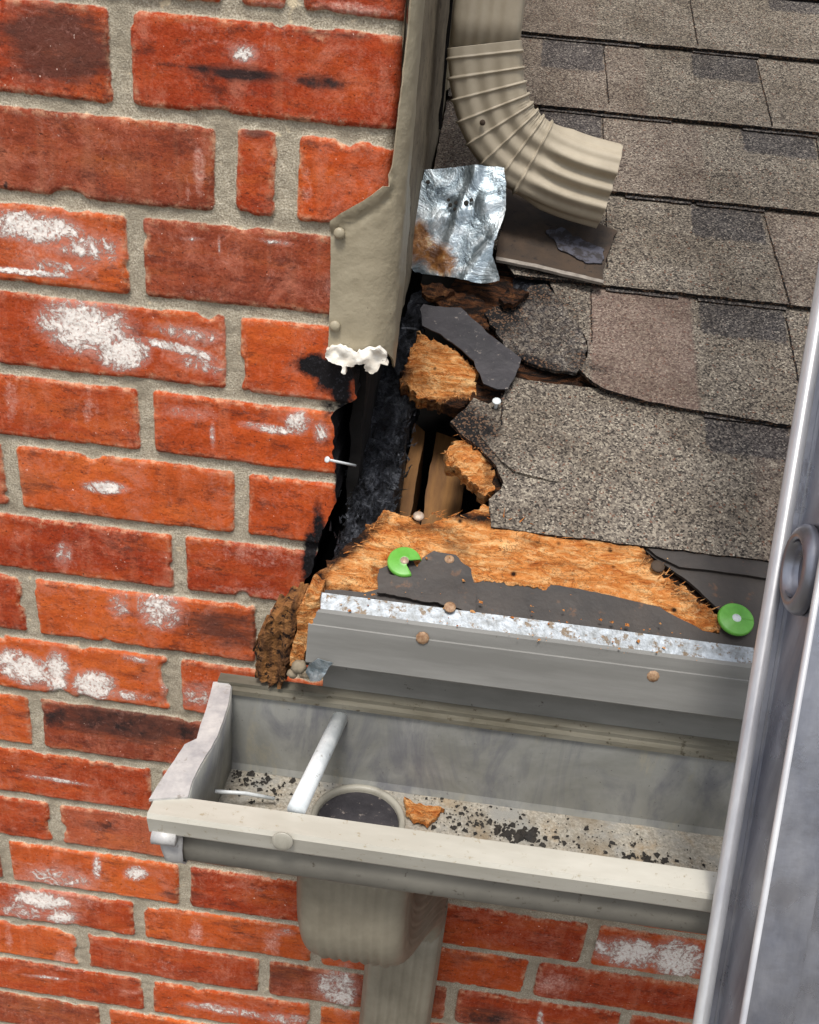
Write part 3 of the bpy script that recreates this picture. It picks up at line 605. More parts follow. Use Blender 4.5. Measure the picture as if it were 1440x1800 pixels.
# torn wood under the flap and the splintered chunk by the hole
def chk(lst):
    def f(a, b):
        X, Y = topx(R.at(a, b, 0.0)); return blob(lst, X, Y)
    return f
sheet('torn_wood', R, R.poly([(738, 592), (770, 606), (815, 632), (840, 655), (834, 690), (812, 706), (775, 702), (735, 690), (704, 668), (715, 640), (728, 615)]), M['rot'], roof, th=0.014, step=0.003, hf=lambda a, b: 0.004+fib(a, b, 1.4)-0.012*np.clip((0.165-b)/0.02, 0, 1), attrs={'char': chk([(812, 705, 60, 18, -.1, 1.1), (705, 660, 22, 28, 0, .9), (730, 600, 20, 18, 0, .6), (770, 700, 60, 10, 0, .8)])}, ustep=0.0012, amp=0.0026, seed=15)
sheet('splintered_wood', R, R.poly([(786, 786), (800, 768), (822, 772), (838, 792), (856, 790), (868, 815), (868, 850), (860, 872), (846, 866), (838, 846), (818, 836), (806, 822), (790, 812), (782, 800)]), M['rot'], roof, th=0.014, step=0.0025, hf=lambda a, b: 0.001+fib(a*1.5, b*0.5, 1.5)-0.008*np.clip((0.26-a)/0.02, 0, 1), attrs={'char': chk([(862, 820, 14, 50, 0, .7), (845, 865, 14, 12, 0, .5)])}, amp=0.003, seed=25)
# burnt layers under the bent metal piece
sheet('burnt_felt', R, R.poly([(705, 560), (720, 505), (745, 488), (800, 492), (870, 480), (930, 478), (965, 490), (990, 530), (1012, 565), (1030, 605), (1022, 650), (980, 650), (905, 610), (870, 585), (830, 560), (790, 545), (745, 548), (735, 600), (700, 640), (690, 600)]), M['char'], roof, th=0.006, step=0.005, hf=lambda a, b: -0.012+0.004*noise(a, b, 0, 60, 3, 3)+0.012*np.clip((a-0.26)/0.04, 0, 1), amp=0.002, seed=31)
# grey underlayment flap
sheet('underlayment_flap', R, R.poly([(738, 560), (745, 553), (808, 558), (828, 576), (868, 612), (914, 646), (906, 672), (892, 700), (872, 700), (846, 690), (832, 650), (800, 624), (770, 602), (742, 588)]), M['felt2'], roof, th=0.0015, step=0.006, hf=lambda a, b: 0.0125+0.0016*noise(a+b, (b-a)*0.3, 0, 40, 3, 3), amp=0.0010, seed=33)
for i, (pl, hh, ch) in enumerate([([(752, 512), (790, 506), (838, 520), (866, 540), (856, 560), (862, 580), (835, 574), (815, 552), (780, 540)], 0.006, .95), ([(880, 520), (905, 505), (930, 512), (915, 528), (900, 540), (885, 536)], 0.016, 1.0), ([(740, 500), (775, 494), (800, 505), (770, 520), (745, 515)], 0.012, .9)]):
    sheet('burnt_splinter', R, R.poly(pl, hh), M['rot'], roof, th=0.006, step=0.003, hf=lambda a, b, hh=hh: hh+fib(a, b, 1.3), attrs={'char': lambda a, b, ch=ch: ch+0*a}, amp=0.002, seed=41+i)

# shingle courses: butt line position along the slope
VB = [0.000, 0.152, 0.305, 0.457, 0.607, 0.768, 0.925, 1.08, 1.235, 1.39, 1.545]
KL = [[(868, 705), (1450, 900)]]*11
def course_h(v0, v1):
    def f(a, b): return 0.0098-0.0064*(b-v0)/(v1-v0)+0.0007*noise(a, b, 0, 12, 5, 2)
    return f
# dark printed shadow bands and tab edges, per course: list of ((px boxes)) and edge lines in px
DKP = {0: [(1240, 735, 1392, 800)], 1: [(1228, 532, 1385, 592)], 2: [(1214, 352, 1345, 420)], 3: [(942, 186, 1062, 240), (1304, 226, 1436, 272)], 4: [(950, 58, 1064, 122), (1216, 90, 1334, 140)], 5: [(1350, -10, 1500, 22)]}
EDG = {0: [((886, 655), (882, 745)), ((1400, 755), (1412, 940)), ((1236, 735), (1240, 955))], 1: [((1040, 505), (1040, 610)), ((1383, 555), (1404, 680)), ((1224, 535), (1218, 700))], 2: [((1066, 330), (1066, 475)), ((1345, 376), (1388, 548))], 3: [((1060, 188), (1064, 330)), ((1436, 238), (1446, 330))], 4: [((1062, 64), (1070, 185)), ((1331, 105), (1356, 225))], 5: [((1213, -10), (1226, 85))]}
courses = []
for k in range(10):
    v0, v1 = VB[k], VB[k+1]; hh = 0.006
    left = 0.19
    if k == 0:
        L = R.poly([(862, 922), (858, 880), (880, 862), (884, 850), (872, 820), (846, 790), (812, 762), (792, 738), (802, 728), (822, 712), (834, 694), (860, 706), (886, 694), (890, 664), (900, 655)], hh)
        pol = [(1.4, 0.0)]+[(1.4, v1+0.02)]+[(R.px(930, 610, hh)[0], v1+0.02)]+L[::-1]
        pol = pol+[(L[0][0], 0.0)]
        pol = [p for p in pol]
    elif k == 1:
        L = R.poly([(1385, 752), (1300, 738), (1200, 722), (1120, 706), (1060, 690), (1030, 670), (1018, 655), (1032, 632), (1032, 600), (1018, 572), (998, 552), (985, 530), (970, 500), (962, 478)], hh)
        pol = [(1.4, v0)]+[(1.4, v1+0.02)]+[(L[-1][0], v1+0.02)]+L[::-1]
    elif k == 2:
        pol = [(1.4, v0), (1.4, v1+0.02), (0.23, v1+0.02), (0.26, v0+0.05), (0.29, v0)]
    else: pol = [(1.4, v0), (1.4, v1+0.02), (left, v1+0.02), (left, v0)]
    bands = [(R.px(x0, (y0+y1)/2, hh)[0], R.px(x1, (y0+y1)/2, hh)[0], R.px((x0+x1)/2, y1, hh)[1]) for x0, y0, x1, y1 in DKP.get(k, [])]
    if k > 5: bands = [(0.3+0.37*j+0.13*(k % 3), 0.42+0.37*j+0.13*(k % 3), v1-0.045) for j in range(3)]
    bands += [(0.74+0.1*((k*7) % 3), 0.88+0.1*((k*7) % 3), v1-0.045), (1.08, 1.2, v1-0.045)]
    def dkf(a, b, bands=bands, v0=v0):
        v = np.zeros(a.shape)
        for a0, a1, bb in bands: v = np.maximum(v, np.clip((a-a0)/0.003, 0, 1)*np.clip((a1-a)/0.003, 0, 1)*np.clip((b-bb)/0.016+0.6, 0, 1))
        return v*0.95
    e = [(R.px(*p, hh), R.px(*q, hh)) for p, q in EDG.get(k, [])]
    def hf(a, b, v0=v0, v1=v1, e=e, k=k):
        h = course_h(v0, v1)(a, b)
        for i, (p, q) in enumerate(e):      # tab seams: a shallow step and groove
            t = (b-p[1])/(q[1]-p[1]+1e-9); ex = p[0]+(q[0]-p[0])*t; d = a-ex
            if k == 0 and i == 0:
                m_ = (b > 0.09); h = h-0.0*d
                h = h+np.where(m_, np.where(d < 0, -0.0015, 0), 0)
            else: h = h-0.0012*np.exp(-(d/0.0016)**2)
        if k == 1: h = h+0.004*np.exp(-((a-0.35)/0.05)**2)*np.clip((0.25-b)/0.1, 0, 1)
        return h
    def redf(a, b, k=k):
        if k == 1: return 0.9*((a > R.px(1040, 600, hh)[0]) & (a < R.px(1220, 600, hh)[0]))
        return 0.3*(_h(np.floor(a/0.17+k*0.37).astype(int), np.zeros(a.shape, int)+k, np.zeros(a.shape, int), 4) > 0.6)
    def chf(a, b, k=k):
        X, Y = topx(R.at(a, b, hh)); v = blob([(840, 760, 60, 60, .5, .9), (812, 735, 30, 30, 0, 1.0), (880, 850, 18, 30, 0, .3), (900, 640, 20, 30, 0, .6), (1000, 640, 160, 20, .3, .55), (985, 560, 60, 100, 0, .55), (960, 470, 60, 30, 0, .9), (870, 900, 30, 12, 0, .3)] if k < 3 else [], X, Y)
        return v*np.where(X > 1100, 0.0, 1.0)
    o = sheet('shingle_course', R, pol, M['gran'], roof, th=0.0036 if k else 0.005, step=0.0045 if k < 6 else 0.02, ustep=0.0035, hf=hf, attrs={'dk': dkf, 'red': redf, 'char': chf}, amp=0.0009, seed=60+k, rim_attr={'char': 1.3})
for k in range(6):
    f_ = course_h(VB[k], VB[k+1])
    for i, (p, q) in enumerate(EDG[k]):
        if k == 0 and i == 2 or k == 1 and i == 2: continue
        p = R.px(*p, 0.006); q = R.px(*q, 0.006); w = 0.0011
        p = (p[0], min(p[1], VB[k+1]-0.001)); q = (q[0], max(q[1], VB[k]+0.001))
        sheet('tab_edge_shade', R, [(p[0]-w*.5, p[1]), (p[0]+w*.5, p[1]), (q[0]+w*.7, q[1]), (q[0]-w*.7, q[1])], M['gran'], roof, th=0.001, step=0.005, ustep=0.003, hf=lambda a, b, f_=f_: f_(a, b)+0.0004, attrs={'dk': attr0, 'red': attr0, 'char': lambda a, b: 1.0+0*a}, amp=0.0005, seed=k*5+i, rim_attr={'char': 1.3})  # black strips paint the shade of the gaps along the asphalt tab edges
# doubled laminate strips showing below some butts, as thin layers
for (x0, y0, x1, y1) in [(918, 41, 1125, 84), (950, 182, 1180, 214), (1066, 480, 1192, 500), (1100, 340, 1215, 356), (1218, 90, 1335, 112), (1225, 360, 1345, 380), (1228, 540, 1385, 560), (1240, 742, 1390, 762), (1306, 228, 1440, 252)]:
    a0, b0 = R.px(x0, y0, 0.006); a1, b1 = R.px(x1, y1, 0.006); vb = min(VB[1:], key=lambda v: abs(v-(b0+b1)/2))
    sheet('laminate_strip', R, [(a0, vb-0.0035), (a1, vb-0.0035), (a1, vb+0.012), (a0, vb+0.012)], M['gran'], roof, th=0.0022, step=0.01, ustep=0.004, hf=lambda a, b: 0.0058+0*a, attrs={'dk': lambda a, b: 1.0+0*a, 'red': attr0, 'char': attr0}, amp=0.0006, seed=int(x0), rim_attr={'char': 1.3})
# warped burnt shingle piece with the curled edge
def warp_h(a, b): return 0.0045+0.004*noise(a, b, 0, 22, 9, 2)+0.006*np.clip((0.20-b)/0.05, 0, 1)
sheet('warped_shingle', R, R.poly([(862, 575), (850, 552), (880, 535), (905, 540), (930, 505), (960, 500), (985, 532), (1010, 565), (1030, 600), (1030, 640), (1012, 658), (975, 655), (930, 640), (890, 612)], 0.004), M['gran'], roof, th=0.004, step=0.004, hf=lambda a, b: 0.0015+warp_h(a, b), attrs={'dk': lambda a, b: 0.55+0*a, 'red': attr0, 'char': lambda a, b: np.maximum(0.32, chk([(870, 560, 70, 50, 0, .9), (940, 520, 80, 36, 0, .7), (1020, 640, 30, 30, 0, .7), (930, 640, 90, 14, .3, .9)])(a, b))}, amp=0.0015, seed=77)
# crack lap running across the lowest course
cr = [(868, 792), (884, 812), (905, 828), (935, 838), (965, 844), (1000, 849)]
sheet('torn_shingle_edge', R, R.poly([(838, 745), (872, 770), (900, 760), (960, 790), (1010, 840), (1000, 850), (965, 848), (935, 842), (905, 834), (884, 818), (866, 794), (846, 768)], 0.006), M['gran'], roof, th=0.003, step=0.005, hf=lambda a, b: course_h(0, .152)(a, b)+0.0005+0.0045*np.clip((R.px(1005, 845, .006)[0]-a)/0.06, 0, 1)*np.clip((0.085-b)/0.03, 0, 1), attrs={'dk': lambda a, b: 0*a, 'red': attr0, 'char': chk([(850, 765, 24, 24, .6, .8)])}, amp=0.0005, seed=79)
# rafter along the wall, charred; lighter framing inside
low = R.poly([(572, 1010), (604, 930), (626, 840), (650, 740), (664, 640), (700, 560), (742, 520), (748, 600), (722, 690), (712, 770), (696, 870), (688, 915), (650, 965)], -0.02)
sheet('charred_rafter', R, low, M['char'], roof, th=0.09, step=0.0026, hf=lambda a, b: -0.02+0.007*noise(a*1.6, b, 0, 50, 3, 5, 0.65)-0.004*np.exp(-(((b+0.3*a+0.004*noise(a, b, 0, 60, 2, 2)) % 0.024-0.012)/0.0016)**2)-0.003*np.abs(noise(a*.5, b, 0, 40, 8, 1)), amp=0.002, seed=91)
for a0, a1, hh in ((0.205, 0.217, -0.075), (0.228, 0.262, -0.085)):
    sheet('inner_framing', R, [(a0, -0.05), (a1, -0.05), (a1+0.004, 0.16), (a0+0.004, 0.17)], M['board'], roof, th=0.08, step=0.012, hf=lambda a, b, hh=hh: hh+0*a, amp=0.001)
# loose fibres standing off the torn wood, charred slivers along the burnt rafter
def fibres(name, lines, n, mat, seed, h0, lmin, lmax, w, along, attrs=None, spread=4):
    rs = np.random.RandomState(seed); V = []; F = []
    for _ in range(n):
        li = lines[rs.randint(len(lines))]; t = rs.rand(); x = li[0]+(li[2]-li[0])*t+rs.normal(0, spread); y = li[1]+(li[3]-li[1])*t+rs.normal(0, spread)
        p = R.P(x, y, h0+rs.uniform(-.001, .003)); d = along[0]*R.A+along[1]*R.B+rs.normal(0, .45)*R.A+rs.normal(0, .45)*R.B+rs.uniform(-.2, .45)*R.N; d /= np.linalg.norm(d)
        L = rs.uniform(lmin, lmax); sd_ = np.cross(d, R.N); sd_ /= np.linalg.norm(sd_); ww = w*rs.uniform(.5, 1.5); k = len(V)
        V += [p-sd_*ww, p+sd_*ww, p+R.N*ww, p+d*L*.6+sd_*ww*.5+R.N*ww*.4, p+d*L]
        F += [(k, k+1, k+3), (k, k+3, k+4), (k+1, k+2, k+3), (k+2, k+4, k+3), (k, k+4, k+2), (k, k+2, k+1)]
    o = mesh(name, V, F, mat, roof, {'char': np.full(len(V), 0.0)} if attrs is None else attrs(len(V)), smooth=False); o['kind'] = 'stuff'; return o
fibres('wood_fibres', [(560, 1020, 680, 908), (680, 908, 860, 905), (860, 905, 1140, 990), (1140, 990, 1262, 1090), (1100, 985, 1262, 1090)], 150, M['rot'], 5, 0.006, .003, .011, .0005, (0.8, 0.3))
fibres('wood_fibres', [(704, 668, 775, 704), (775, 704, 834, 690), (740, 594, 835, 650), (786, 790, 806, 822), (806, 822, 860, 872), (800, 768, 860, 795)], 90, M['rot'], 6, 0.003, .002, .008, .0004, (-0.3, -0.6), spread=3)
fibres('charred_slivers', [(600, 960, 648, 740), (690, 900, 722, 690), (620, 960, 690, 640)], 260, M['char'], 7, -0.020, .004, .014, .0009, (0.2, 0.9), spread=11)
# charred skin that closes the gap between the brick and the rafter, and the dark cavity under the deck
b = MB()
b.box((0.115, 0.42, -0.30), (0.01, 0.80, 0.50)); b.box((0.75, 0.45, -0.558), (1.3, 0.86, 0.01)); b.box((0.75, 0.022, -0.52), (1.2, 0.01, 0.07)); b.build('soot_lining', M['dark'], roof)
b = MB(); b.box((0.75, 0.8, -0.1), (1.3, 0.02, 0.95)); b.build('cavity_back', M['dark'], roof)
SK = FX(0.174)
sheet('burnt_sheathing', SK, [(0.03, -0.52), (0.6, -0.52), (0.6, 0.0), (0.25, -0.15), (0.03, -0.19)], M['dark'], roof, th=0.01, step=0.008, hf=lambda a, b: 0.003*noise(a, b, 0, 60, 3, 3), amp=0.002, seed=95)  # near-black on the charred sheathing also paints the shadow gap beside the rafter
# fascia, soffit
b = MB(); b.box((0.785, -0.080, -0.487), (1.23, 0.02, 0.150), bev=0.001); b.build('fascia', M['fascia'], roof)
b = MB(); b.box((0.80, -0.028, -0.561), (1.2, 0.075, 0.008)); b.build('soffit', M['fascia'], roof)
# drip edge: flange on the deck, folded face, kicked lip
eb = R.px(565, 1040)[1]
prof = []
pF = [R.at(0, -0.075, 0.006), R.at(0, -0.096, 0.0055), None]
y0_, z0_ = R.at(0, -0.0925, 0.0070)[1:]
pr = [(R.at(0, -0.0795, 0.0085)[1:]), (y0_, z0_), (y0_-0.0015, z0_-0.002), (y0_-0.0035, z0_-0.012), (y0_-0.0045, z0_-0.0125), (y0_-0.0075, z0_-0.030), (y0_-0.0105, z0_-0.0425), (y0_-0.0095, z0_-0.044)]
xsD = np.concatenate([[0.163], np.arange(0.18, 1.4, 0.02)])
V = []; F = []
for x in xsD:
    for (y, z) in pr:
        xx = x-(0.004 if x == 0.163 and z < z0_ else 0); V.append((xx, y+0.0006*noise(x, z*3, 0, 8, 3, 1), z+0.0008*noise(x, 0, 0, 5, 4, 1)))
n = len(pr)
for i in range(len(xsD)-1):
    for j in range(n-1): F.append((i*n+j, (i+1)*n+j, (i+1)*n+j+1, i*n+j+1))
de = mesh('drip_edge', V, F, [M['drip'], M['flange']], roof, smooth=False, recalc=False)
for i, p in enumerate(de.data.polygons): p.material_index = 1 if i % (n-1) == 0 else 0
md = de.modifiers.new('thickness', 'SOLIDIFY'); md.thickness = 0.0012
fd = FY(y0_-0.006)
for (x, y, r, dm) in ((743, 1121, .0052, 1), (1148, 1188, .0048, 1)):
    c = fd.P(x, y); mb = MB(); mb.disc(c, (0, -1, .2), r, 0.0012, 9, 0.0009); mb.build('rusty_screw_head', M['brass'], roof, smooth=True)
for (x, y, r, h, m_) in ((791, 1068, .0046, .012, 'brass'), (873, 706, .0040, .011, 'tube'), (736, 908, .0046, .012, 'nail'), (1156, 996, .0055, .010, 'brownp'), (790, 984, .004, .008, 'brass')):
    c = R.P(x, y, h); mb = MB(); mb.disc(c, R.N, r, 0.0014, 14, 0.0008); mb.tube([c, c-R.N*0.012], 0.0016, 8); mb.build('roofing_nail', M[m_], roof, smooth=True)
# green cap nails
for i, (x, y, r) in enumerate(((1294, 1088, .0138), (711, 987, .0136))):
    c = R.P(x, y, 0.011); V = []; F = []; nn = 40
    prof2 = [(0.16, .0012), (0.3, .0022), (0.36, .0012), (0.9, .0012), (0.97, .0006), (1.0, -.001), (1.0, -.002)]
    full = 2*math.pi if i == 0 else 2*math.pi*0.80
    for k in range(nn+1):
        t = full*k/nn+(0 if i == 0 else 0.25)
        for q, h in prof2: V.append(c+(R.A*math.cos(t)+R.B*math.sin(t))*r*q+R.N*h)
    npf = len(prof2)
    F = [(k*npf+j, (k+1)*npf+j, (k+1)*npf+j+1, k*npf+j+1) for k in range(nn) for j in range(npf-1)]
    cp = mesh('cap_nail', V, F, M['green'], roof, smooth=True, recalc=True)
    md = cp.modifiers.new('thickness', 'SOLIDIFY'); md.thickness = 0.001
    tag(cp, ['whole round green plastic nail cap beside the tip of the torn wood', 'broken C shaped green plastic nail cap left of the dark patch'][i])
    mb = MB(); mb.disc(c+R.N*0.0008, R.N, 0.0036, 0.0012, 14, 0.0008); mb.build('nail_head', M['tube' if i == 0 else 'nail'], cp, smooth=True, loc=LOC[cp.name])
# dark dried felt patch over the left cap
sheet('felt_patch', R, R.poly([(664, 1042), (664, 1010), (690, 1012), (715, 1010), (735, 1000), (742, 980), (765, 972), (800, 978), (828, 1000), (836, 1040), (836, 1078), (770, 1062)], 0.008), M['felt'], roof, th=0.002, step=0.005, hf=lambda a, b: 0.0092+0.0012*noise(a, b, 0, 45, 3, 3), amp=0.001, seed=99)

# ------------------------------------------------------------------ bent galvanised piece, brown strip
BF = Frame(R.P(800, 505, 0.012), (0.985, -0.17, 0), (0.06, 0.40, 0.91))
gp = [(748, 300), (800, 294), (850, 292), (888, 291), (892, 330), (891, 368), (884, 395), (872, 425), (866, 448), (874, 470), (880, 495), (850, 498), (828, 496), (800, 488), (760, 484), (728, 478), (715, 462), (706, 446), (722, 430), (724, 405), (732, 370), (738, 335)]
def g_h(a, b):
    X, Y = topx(BF.at(a, b, 0)); f = lambda x0, y0, x1, y1, w, s: s*np.clip(1-np.abs((X-x0)*(y1-y0)-(Y-y0)*(x1-x0))/math.hypot(x1-x0, y1-y0)/w, 0, 1)
    h = 0.0022*noise(a, b, 0, 32, 3, 3)+f(735, 395, 890, 345, 22, .004)+f(800, 400, 770, 480, 14, .0035)+f(820, 490, 875, 410, 16, .004)+f(835, 300, 860, 380, 20, .002)
    h = h-0.004*np.clip(1-np.hypot(X-790, Y-362)/18, 0, 1)-0.003*np.clip(1-np.hypot(X-825, Y-358)/14, 0, 1)-0.004*np.clip((Y-440)/50, 0, 1)*(X < 780)+0.006*np.clip((X-850)/40, 0, 1)*np.clip((Y-430)/60, 0, 1)
    return h
def g_r(a, b):
    X, Y = topx(BF.at(a, b, 0)); return blob([(738, 420, 30, 44, .6, .9), (768, 455, 42, 40, .3, .95), (745, 445, 46, 44, 0, .8), (800, 475, 40, 24, 0, .45)], X, Y)
gf = sheet('bent_flashing', BF, BF.poly(gp), M['galv'], None, th=0.0009, step=0.0035, hf=g_h, attrs={'rust': g_r}, amp=0.0006, seed=12)
tag(gf, 'crumpled galvanised metal sheet with rust stains standing above the burnt hole', 'metal sheet')
for i, (x, y, r) in enumerate(((754, 321, .0022), (793, 361, .0022), (803, 357, .002), (790, 352, .0018), (821, 357, .0026), (830, 352, .002), (801, 368, .0018))):
    c = BF.P(x, y, 0.004); mb = MB(); mb.disc(c, BF.N, r, 0.0006, 10, 0.0002); mb.build('nail_hole', M['blackp'], gf, loc=LOC[gf.name])
ST = Frame(R.P(960, 450, 0.016), (1, 0, 0), (0, math.cos(SL*0.9), math.sin(SL*0.9)))
bs = ST.poly([(884, 322), (960, 352), (1030, 382), (1084, 405), (1072, 436), (1062, 470), (1060, 497), (1000, 482), (940, 468), (872, 455), (874, 425), (884, 398), (890, 360)])
bo = sheet('loose_roof_strip', ST, bs, M['brownp'], None, th=0.0025, step=0.006, hf=lambda a, b: 0.001*noise(a, b, 0, 40, 3, 3)-0.008*np.clip((a-0.32)/0.08, 0, 1), amp=0.0012, seed=13)
tag(bo, 'weathered dark brown strip lying under the upper spout on the shingles', 'roof strip')
# pale worn lower rim and a bluish smear layer as real thin pieces of the strip
md_ = mat_plain('pale_worn_rim', lin((150, 142, 132)), lin((110, 102, 94)), 80, 0.6)
sheet('worn_rim', ST, ST.poly([(872, 452), (940, 465), (1000, 479), (1061, 494), (1060, 499), (1000, 485), (940, 471), (872, 458)]), md_, bo, th=0.003, step=0.006, hf=lambda a, b: 0.001-0.008*np.clip((a-0.32)/0.08, 0, 1), amp=0.0004, seed=14)
ms_ = mat_plain('blue_grey_residue', lin((74, 74, 84)), lin((44, 40, 42)), 120, 0.7, bl=(0.44, 0.54))
sheet('dried_residue', ST, ST.poly([(958, 408), (985, 404), (1020, 424), (1058, 440), (1056, 468), (1030, 462), (990, 446)]), ms_, bo, th=0.001, step=0.004, hf=lambda a, b: 0.002+0.001*noise(a, b, 0, 40, 3, 3)-0.008*np.clip((a-0.32)/0.08, 0, 1), amp=0.003, seed=15)

# ------------------------------------------------------------------ corrugated pipes
def sweep(name, pts, wdir, w, d, mat, parent, ribs=4, rib=0.0022, scale=None, rc=0.010, caps=(False, False), ndiv=112):
    """rectangular ribbed pipe; pts centre line, wdir direction(s) of the wide side"""
    pts = np.array(pts, float); n = len(pts); V = []
    per = []
    # perimeter points of rounded rectangle by angle
    hw, hd = w/2, d/2
    seg = []
    for (cx, cy, a0) in ((hw-rc, hd-rc, 0), (-hw+rc, hd-rc, 90), (-hw+rc, -hd+rc, 180), (hw-rc, -hd+rc, 270)):
        for t in range(0, 91, 18): seg.append((cx+rc*math.cos(math.radians(a0+t)), cy+rc*math.sin(math.radians(a0+t))))
    seg.append(seg[0]); seg = np.array(seg); L = np.concatenate([[0], np.cumsum(np.linalg.norm(np.diff(seg, axis=0), axis=1))])
    u = np.linspace(0, L[-1], ndiv, endpoint=False); px_ = np.interp(u, L, seg[:, 0]); py_ = np.interp(u, L, seg[:, 1])
    wr = (0.5-0.5*np.cos(2*math.pi*ribs*(px_+hw-rc)/(2*hw-2*rc)))*(np.abs(px_) < hw-rc)
    wr2 = (0.5-0.5*np.cos(2*math.pi*max(1, ribs-1)*(py_+hd-rc)/(2*hd-2*rc)))*(np.abs(py_) < hd-rc)
    wdir = np.array(wdir, float)
    for i in range(n):
        t = pts[min(i+1, n-1)]-pts[max(i-1, 0)]; t /= np.linalg.norm(t)
        wd_ = wdir if wdir.ndim == 1 else wdir[i]
        dd = np.cross(t, wd_); dd /= np.linalg.norm(dd); ww = np.cross(dd, t)
        s = 1.0 if scale is None else scale[i]
        rb_ = rib if np.isscalar(rib) else rib[i]
        py2 = py_+np.sign(py_)*wr*rb_; px2 = px_+np.sign(px_)*wr2*(np.abs(py_) < hd-rc)*rb_
        for a, b2 in zip(px2, py2): V.append(pts[i]+(a*ww+b2*dd)*s)
    F = [(i*ndiv+k, i*ndiv+(k+1) % ndiv, (i+1)*ndiv+(k+1) % ndiv, (i+1)*ndiv+k) for i in range(n-1) for k in range(ndiv)]
    o = mesh(name, V, F, mat, parent, smooth=True)
    md = o.modifiers.new('thickness', 'SOLIDIFY'); md.thickness = 0.0012; md.offset = -1
    return o
def smoothpath(P, n):
    P = np.array(P, float)
    for _ in range(3):
        Q = [P[0]]
        for a, b2 in zip(P[:-1], P[1:]): Q += [0.75*a+0.25*b2, 0.25*a+0.75*b2]
        Q.append(P[-1]); P = np.array(Q)
    L = np.concatenate([[0], np.cumsum(np.linalg.norm(np.diff(P, axis=0), axis=1))]); u = np.linspace(0, L[-1], n)
    return np.stack([np.interp(u, L, P[:, k]) for k in range(3)], 1)
UD = thing('upper_downspout', tuple(FY(0.29).P(1040, 330)), 'tan ribbed spout elbow hanging over the brown shingles and emptying to the right', 'downspout')
F3 = FY(0.29); top = F3.P(852, 82)
vert = [top+np.array([0, 0, z]) for z in np.linspace(0.5, -0.004, 20)]
sweep('pipe', vert, (1, 0, 0), 0.0635, 0.050, M['clayu'], UD, ribs=4, rib=0.0012)
cl = [F3.P(x, y) for x, y in ((852, 78), (856, 150), (872, 212), (905, 258), (958, 290), (1010, 312), (1070, 328))]
ep = smoothpath(cl, 320)
L_ = np.linspace(0, 1, 320); nple = 8; sc_ = np.ones(320)
for k in range(nple):
    s0 = 0.04+k*0.078; q = np.clip((L_-s0)/0.078, 0, 1); sc_ += np.where((q > 0) & (q < 1), 0.03*(1-q)+0.06*np.exp(-((q-.06)/0.07)**2), 0)
sc_ += np.where(L_ < 0.04, 0.045, 0)
# wide direction lies in the plane of the bend
wdirs = []
for i in range(320):
    t = ep[min(i+1, 319)]-ep[max(i-1, 0)]; wdirs.append(np.cross(t/np.linalg.norm(t), (0, -1, 0)))
sweep('elbow', ep, np.array(wdirs), 0.066, 0.052, M['clayu'], UD, ribs=3, rib=np.interp(np.linspace(0, 1, 320), [0, .04, .1, .62, .72, 1], [.0004, .001, .0016, .0028, .0066, .0072]), scale=sc_, rc=0.008)
mb = MB(); mb.disc(F3.P(850, 212)+np.array([0, -0.031, 0]), (0, -1, 0), 0.0028, 0.001, 12, 0.0008); mb.build('dark_screw', M['brownp'], UD)
# lower downspout
LD = thing('lower_downspout', (0.262, -0.04, -3.4), 'beige ribbed downspout with a wide elbow under the gutter against the brick wall', 'downspout')
e0 = FY(-0.16).P(625, 1540); ex = (FY(-0.2).P(522, 1560)[0]+FY(-0.2).P(715, 1580)[0])/2
cl = [(ex, -0.165, -0.5745), (ex, -0.165, -0.61), (ex+0.002, -0.165, -0.655), (ex+0.010, -0.135, -0.690), (ex+0.03, -0.085, -0.715), (0.262, -0.045, -0.755), (0.262, -0.04, -0.80)]
ep = smoothpath(cl, 80)
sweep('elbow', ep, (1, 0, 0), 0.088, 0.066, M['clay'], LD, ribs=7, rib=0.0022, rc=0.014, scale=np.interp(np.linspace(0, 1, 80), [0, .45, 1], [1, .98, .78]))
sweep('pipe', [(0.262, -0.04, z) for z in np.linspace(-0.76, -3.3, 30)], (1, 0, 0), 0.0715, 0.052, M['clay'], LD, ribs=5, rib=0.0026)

# ------------------------------------------------------------------ gutter
GU = thing('gutter', (0.6, -0.1, -0.574), 'open grey beige metal gutter with a capped left end and bright front lip', 'gutter')
ZT = -0.485; XL = 0.096; XR = 1.42
def strip(name, prof, x0, x1, mat, parent, nx=60, th=0.0012, wob=0.0006, smooth=False):
    xs = np.linspace(x0, x1, nx); V = [(x, y+wob*noise(x, z*9, 0, 6, 2, 2), z+wob*noise(x, y*9, 3, 5, 3, 2)) for x in xs for (y, z) in prof]; n = len(prof)
    F = [(i*n+j, (i+1)*n+j, (i+1)*n+j+1, i*n+j+1) for i in range(nx-1) for j in range(n-1)]
    o = mesh(name, V, F, mat, parent, smooth=smooth, recalc=False)
    md = o.modifiers.new('thickness', 'SOLIDIFY'); md.thickness = th; md.offset = 0
    return o
M['hem'] = mat_plain('grimy_gutter_hem', lin((116, 112, 100)), lin((74, 69, 56)), 30, 0.6, 0, 0.4, 0.3, 120, 0.001, stretch=(0.2, 1, 1), dirt=lin((60, 52, 38)), dscale=120, dth=(0.6, 0.68))
strip('back_hem', [(-0.090, ZT+0.004), (-0.0985, ZT+0.0030), (-0.0985, ZT-0.0005), (-0.1030, ZT-0.0015), (-0.1035, ZT-0.0050), (-0.1015, ZT-0.0060)], 0.085, XR, M['hem'], GU, wob=0.0009)
strip('back_panel', [(-0.1005, ZT-0.0065), (-0.100, ZT-0.04), (-0.100, -0.565), (-0.102, -0.571)], 0.085, XR, M['gin'], GU)
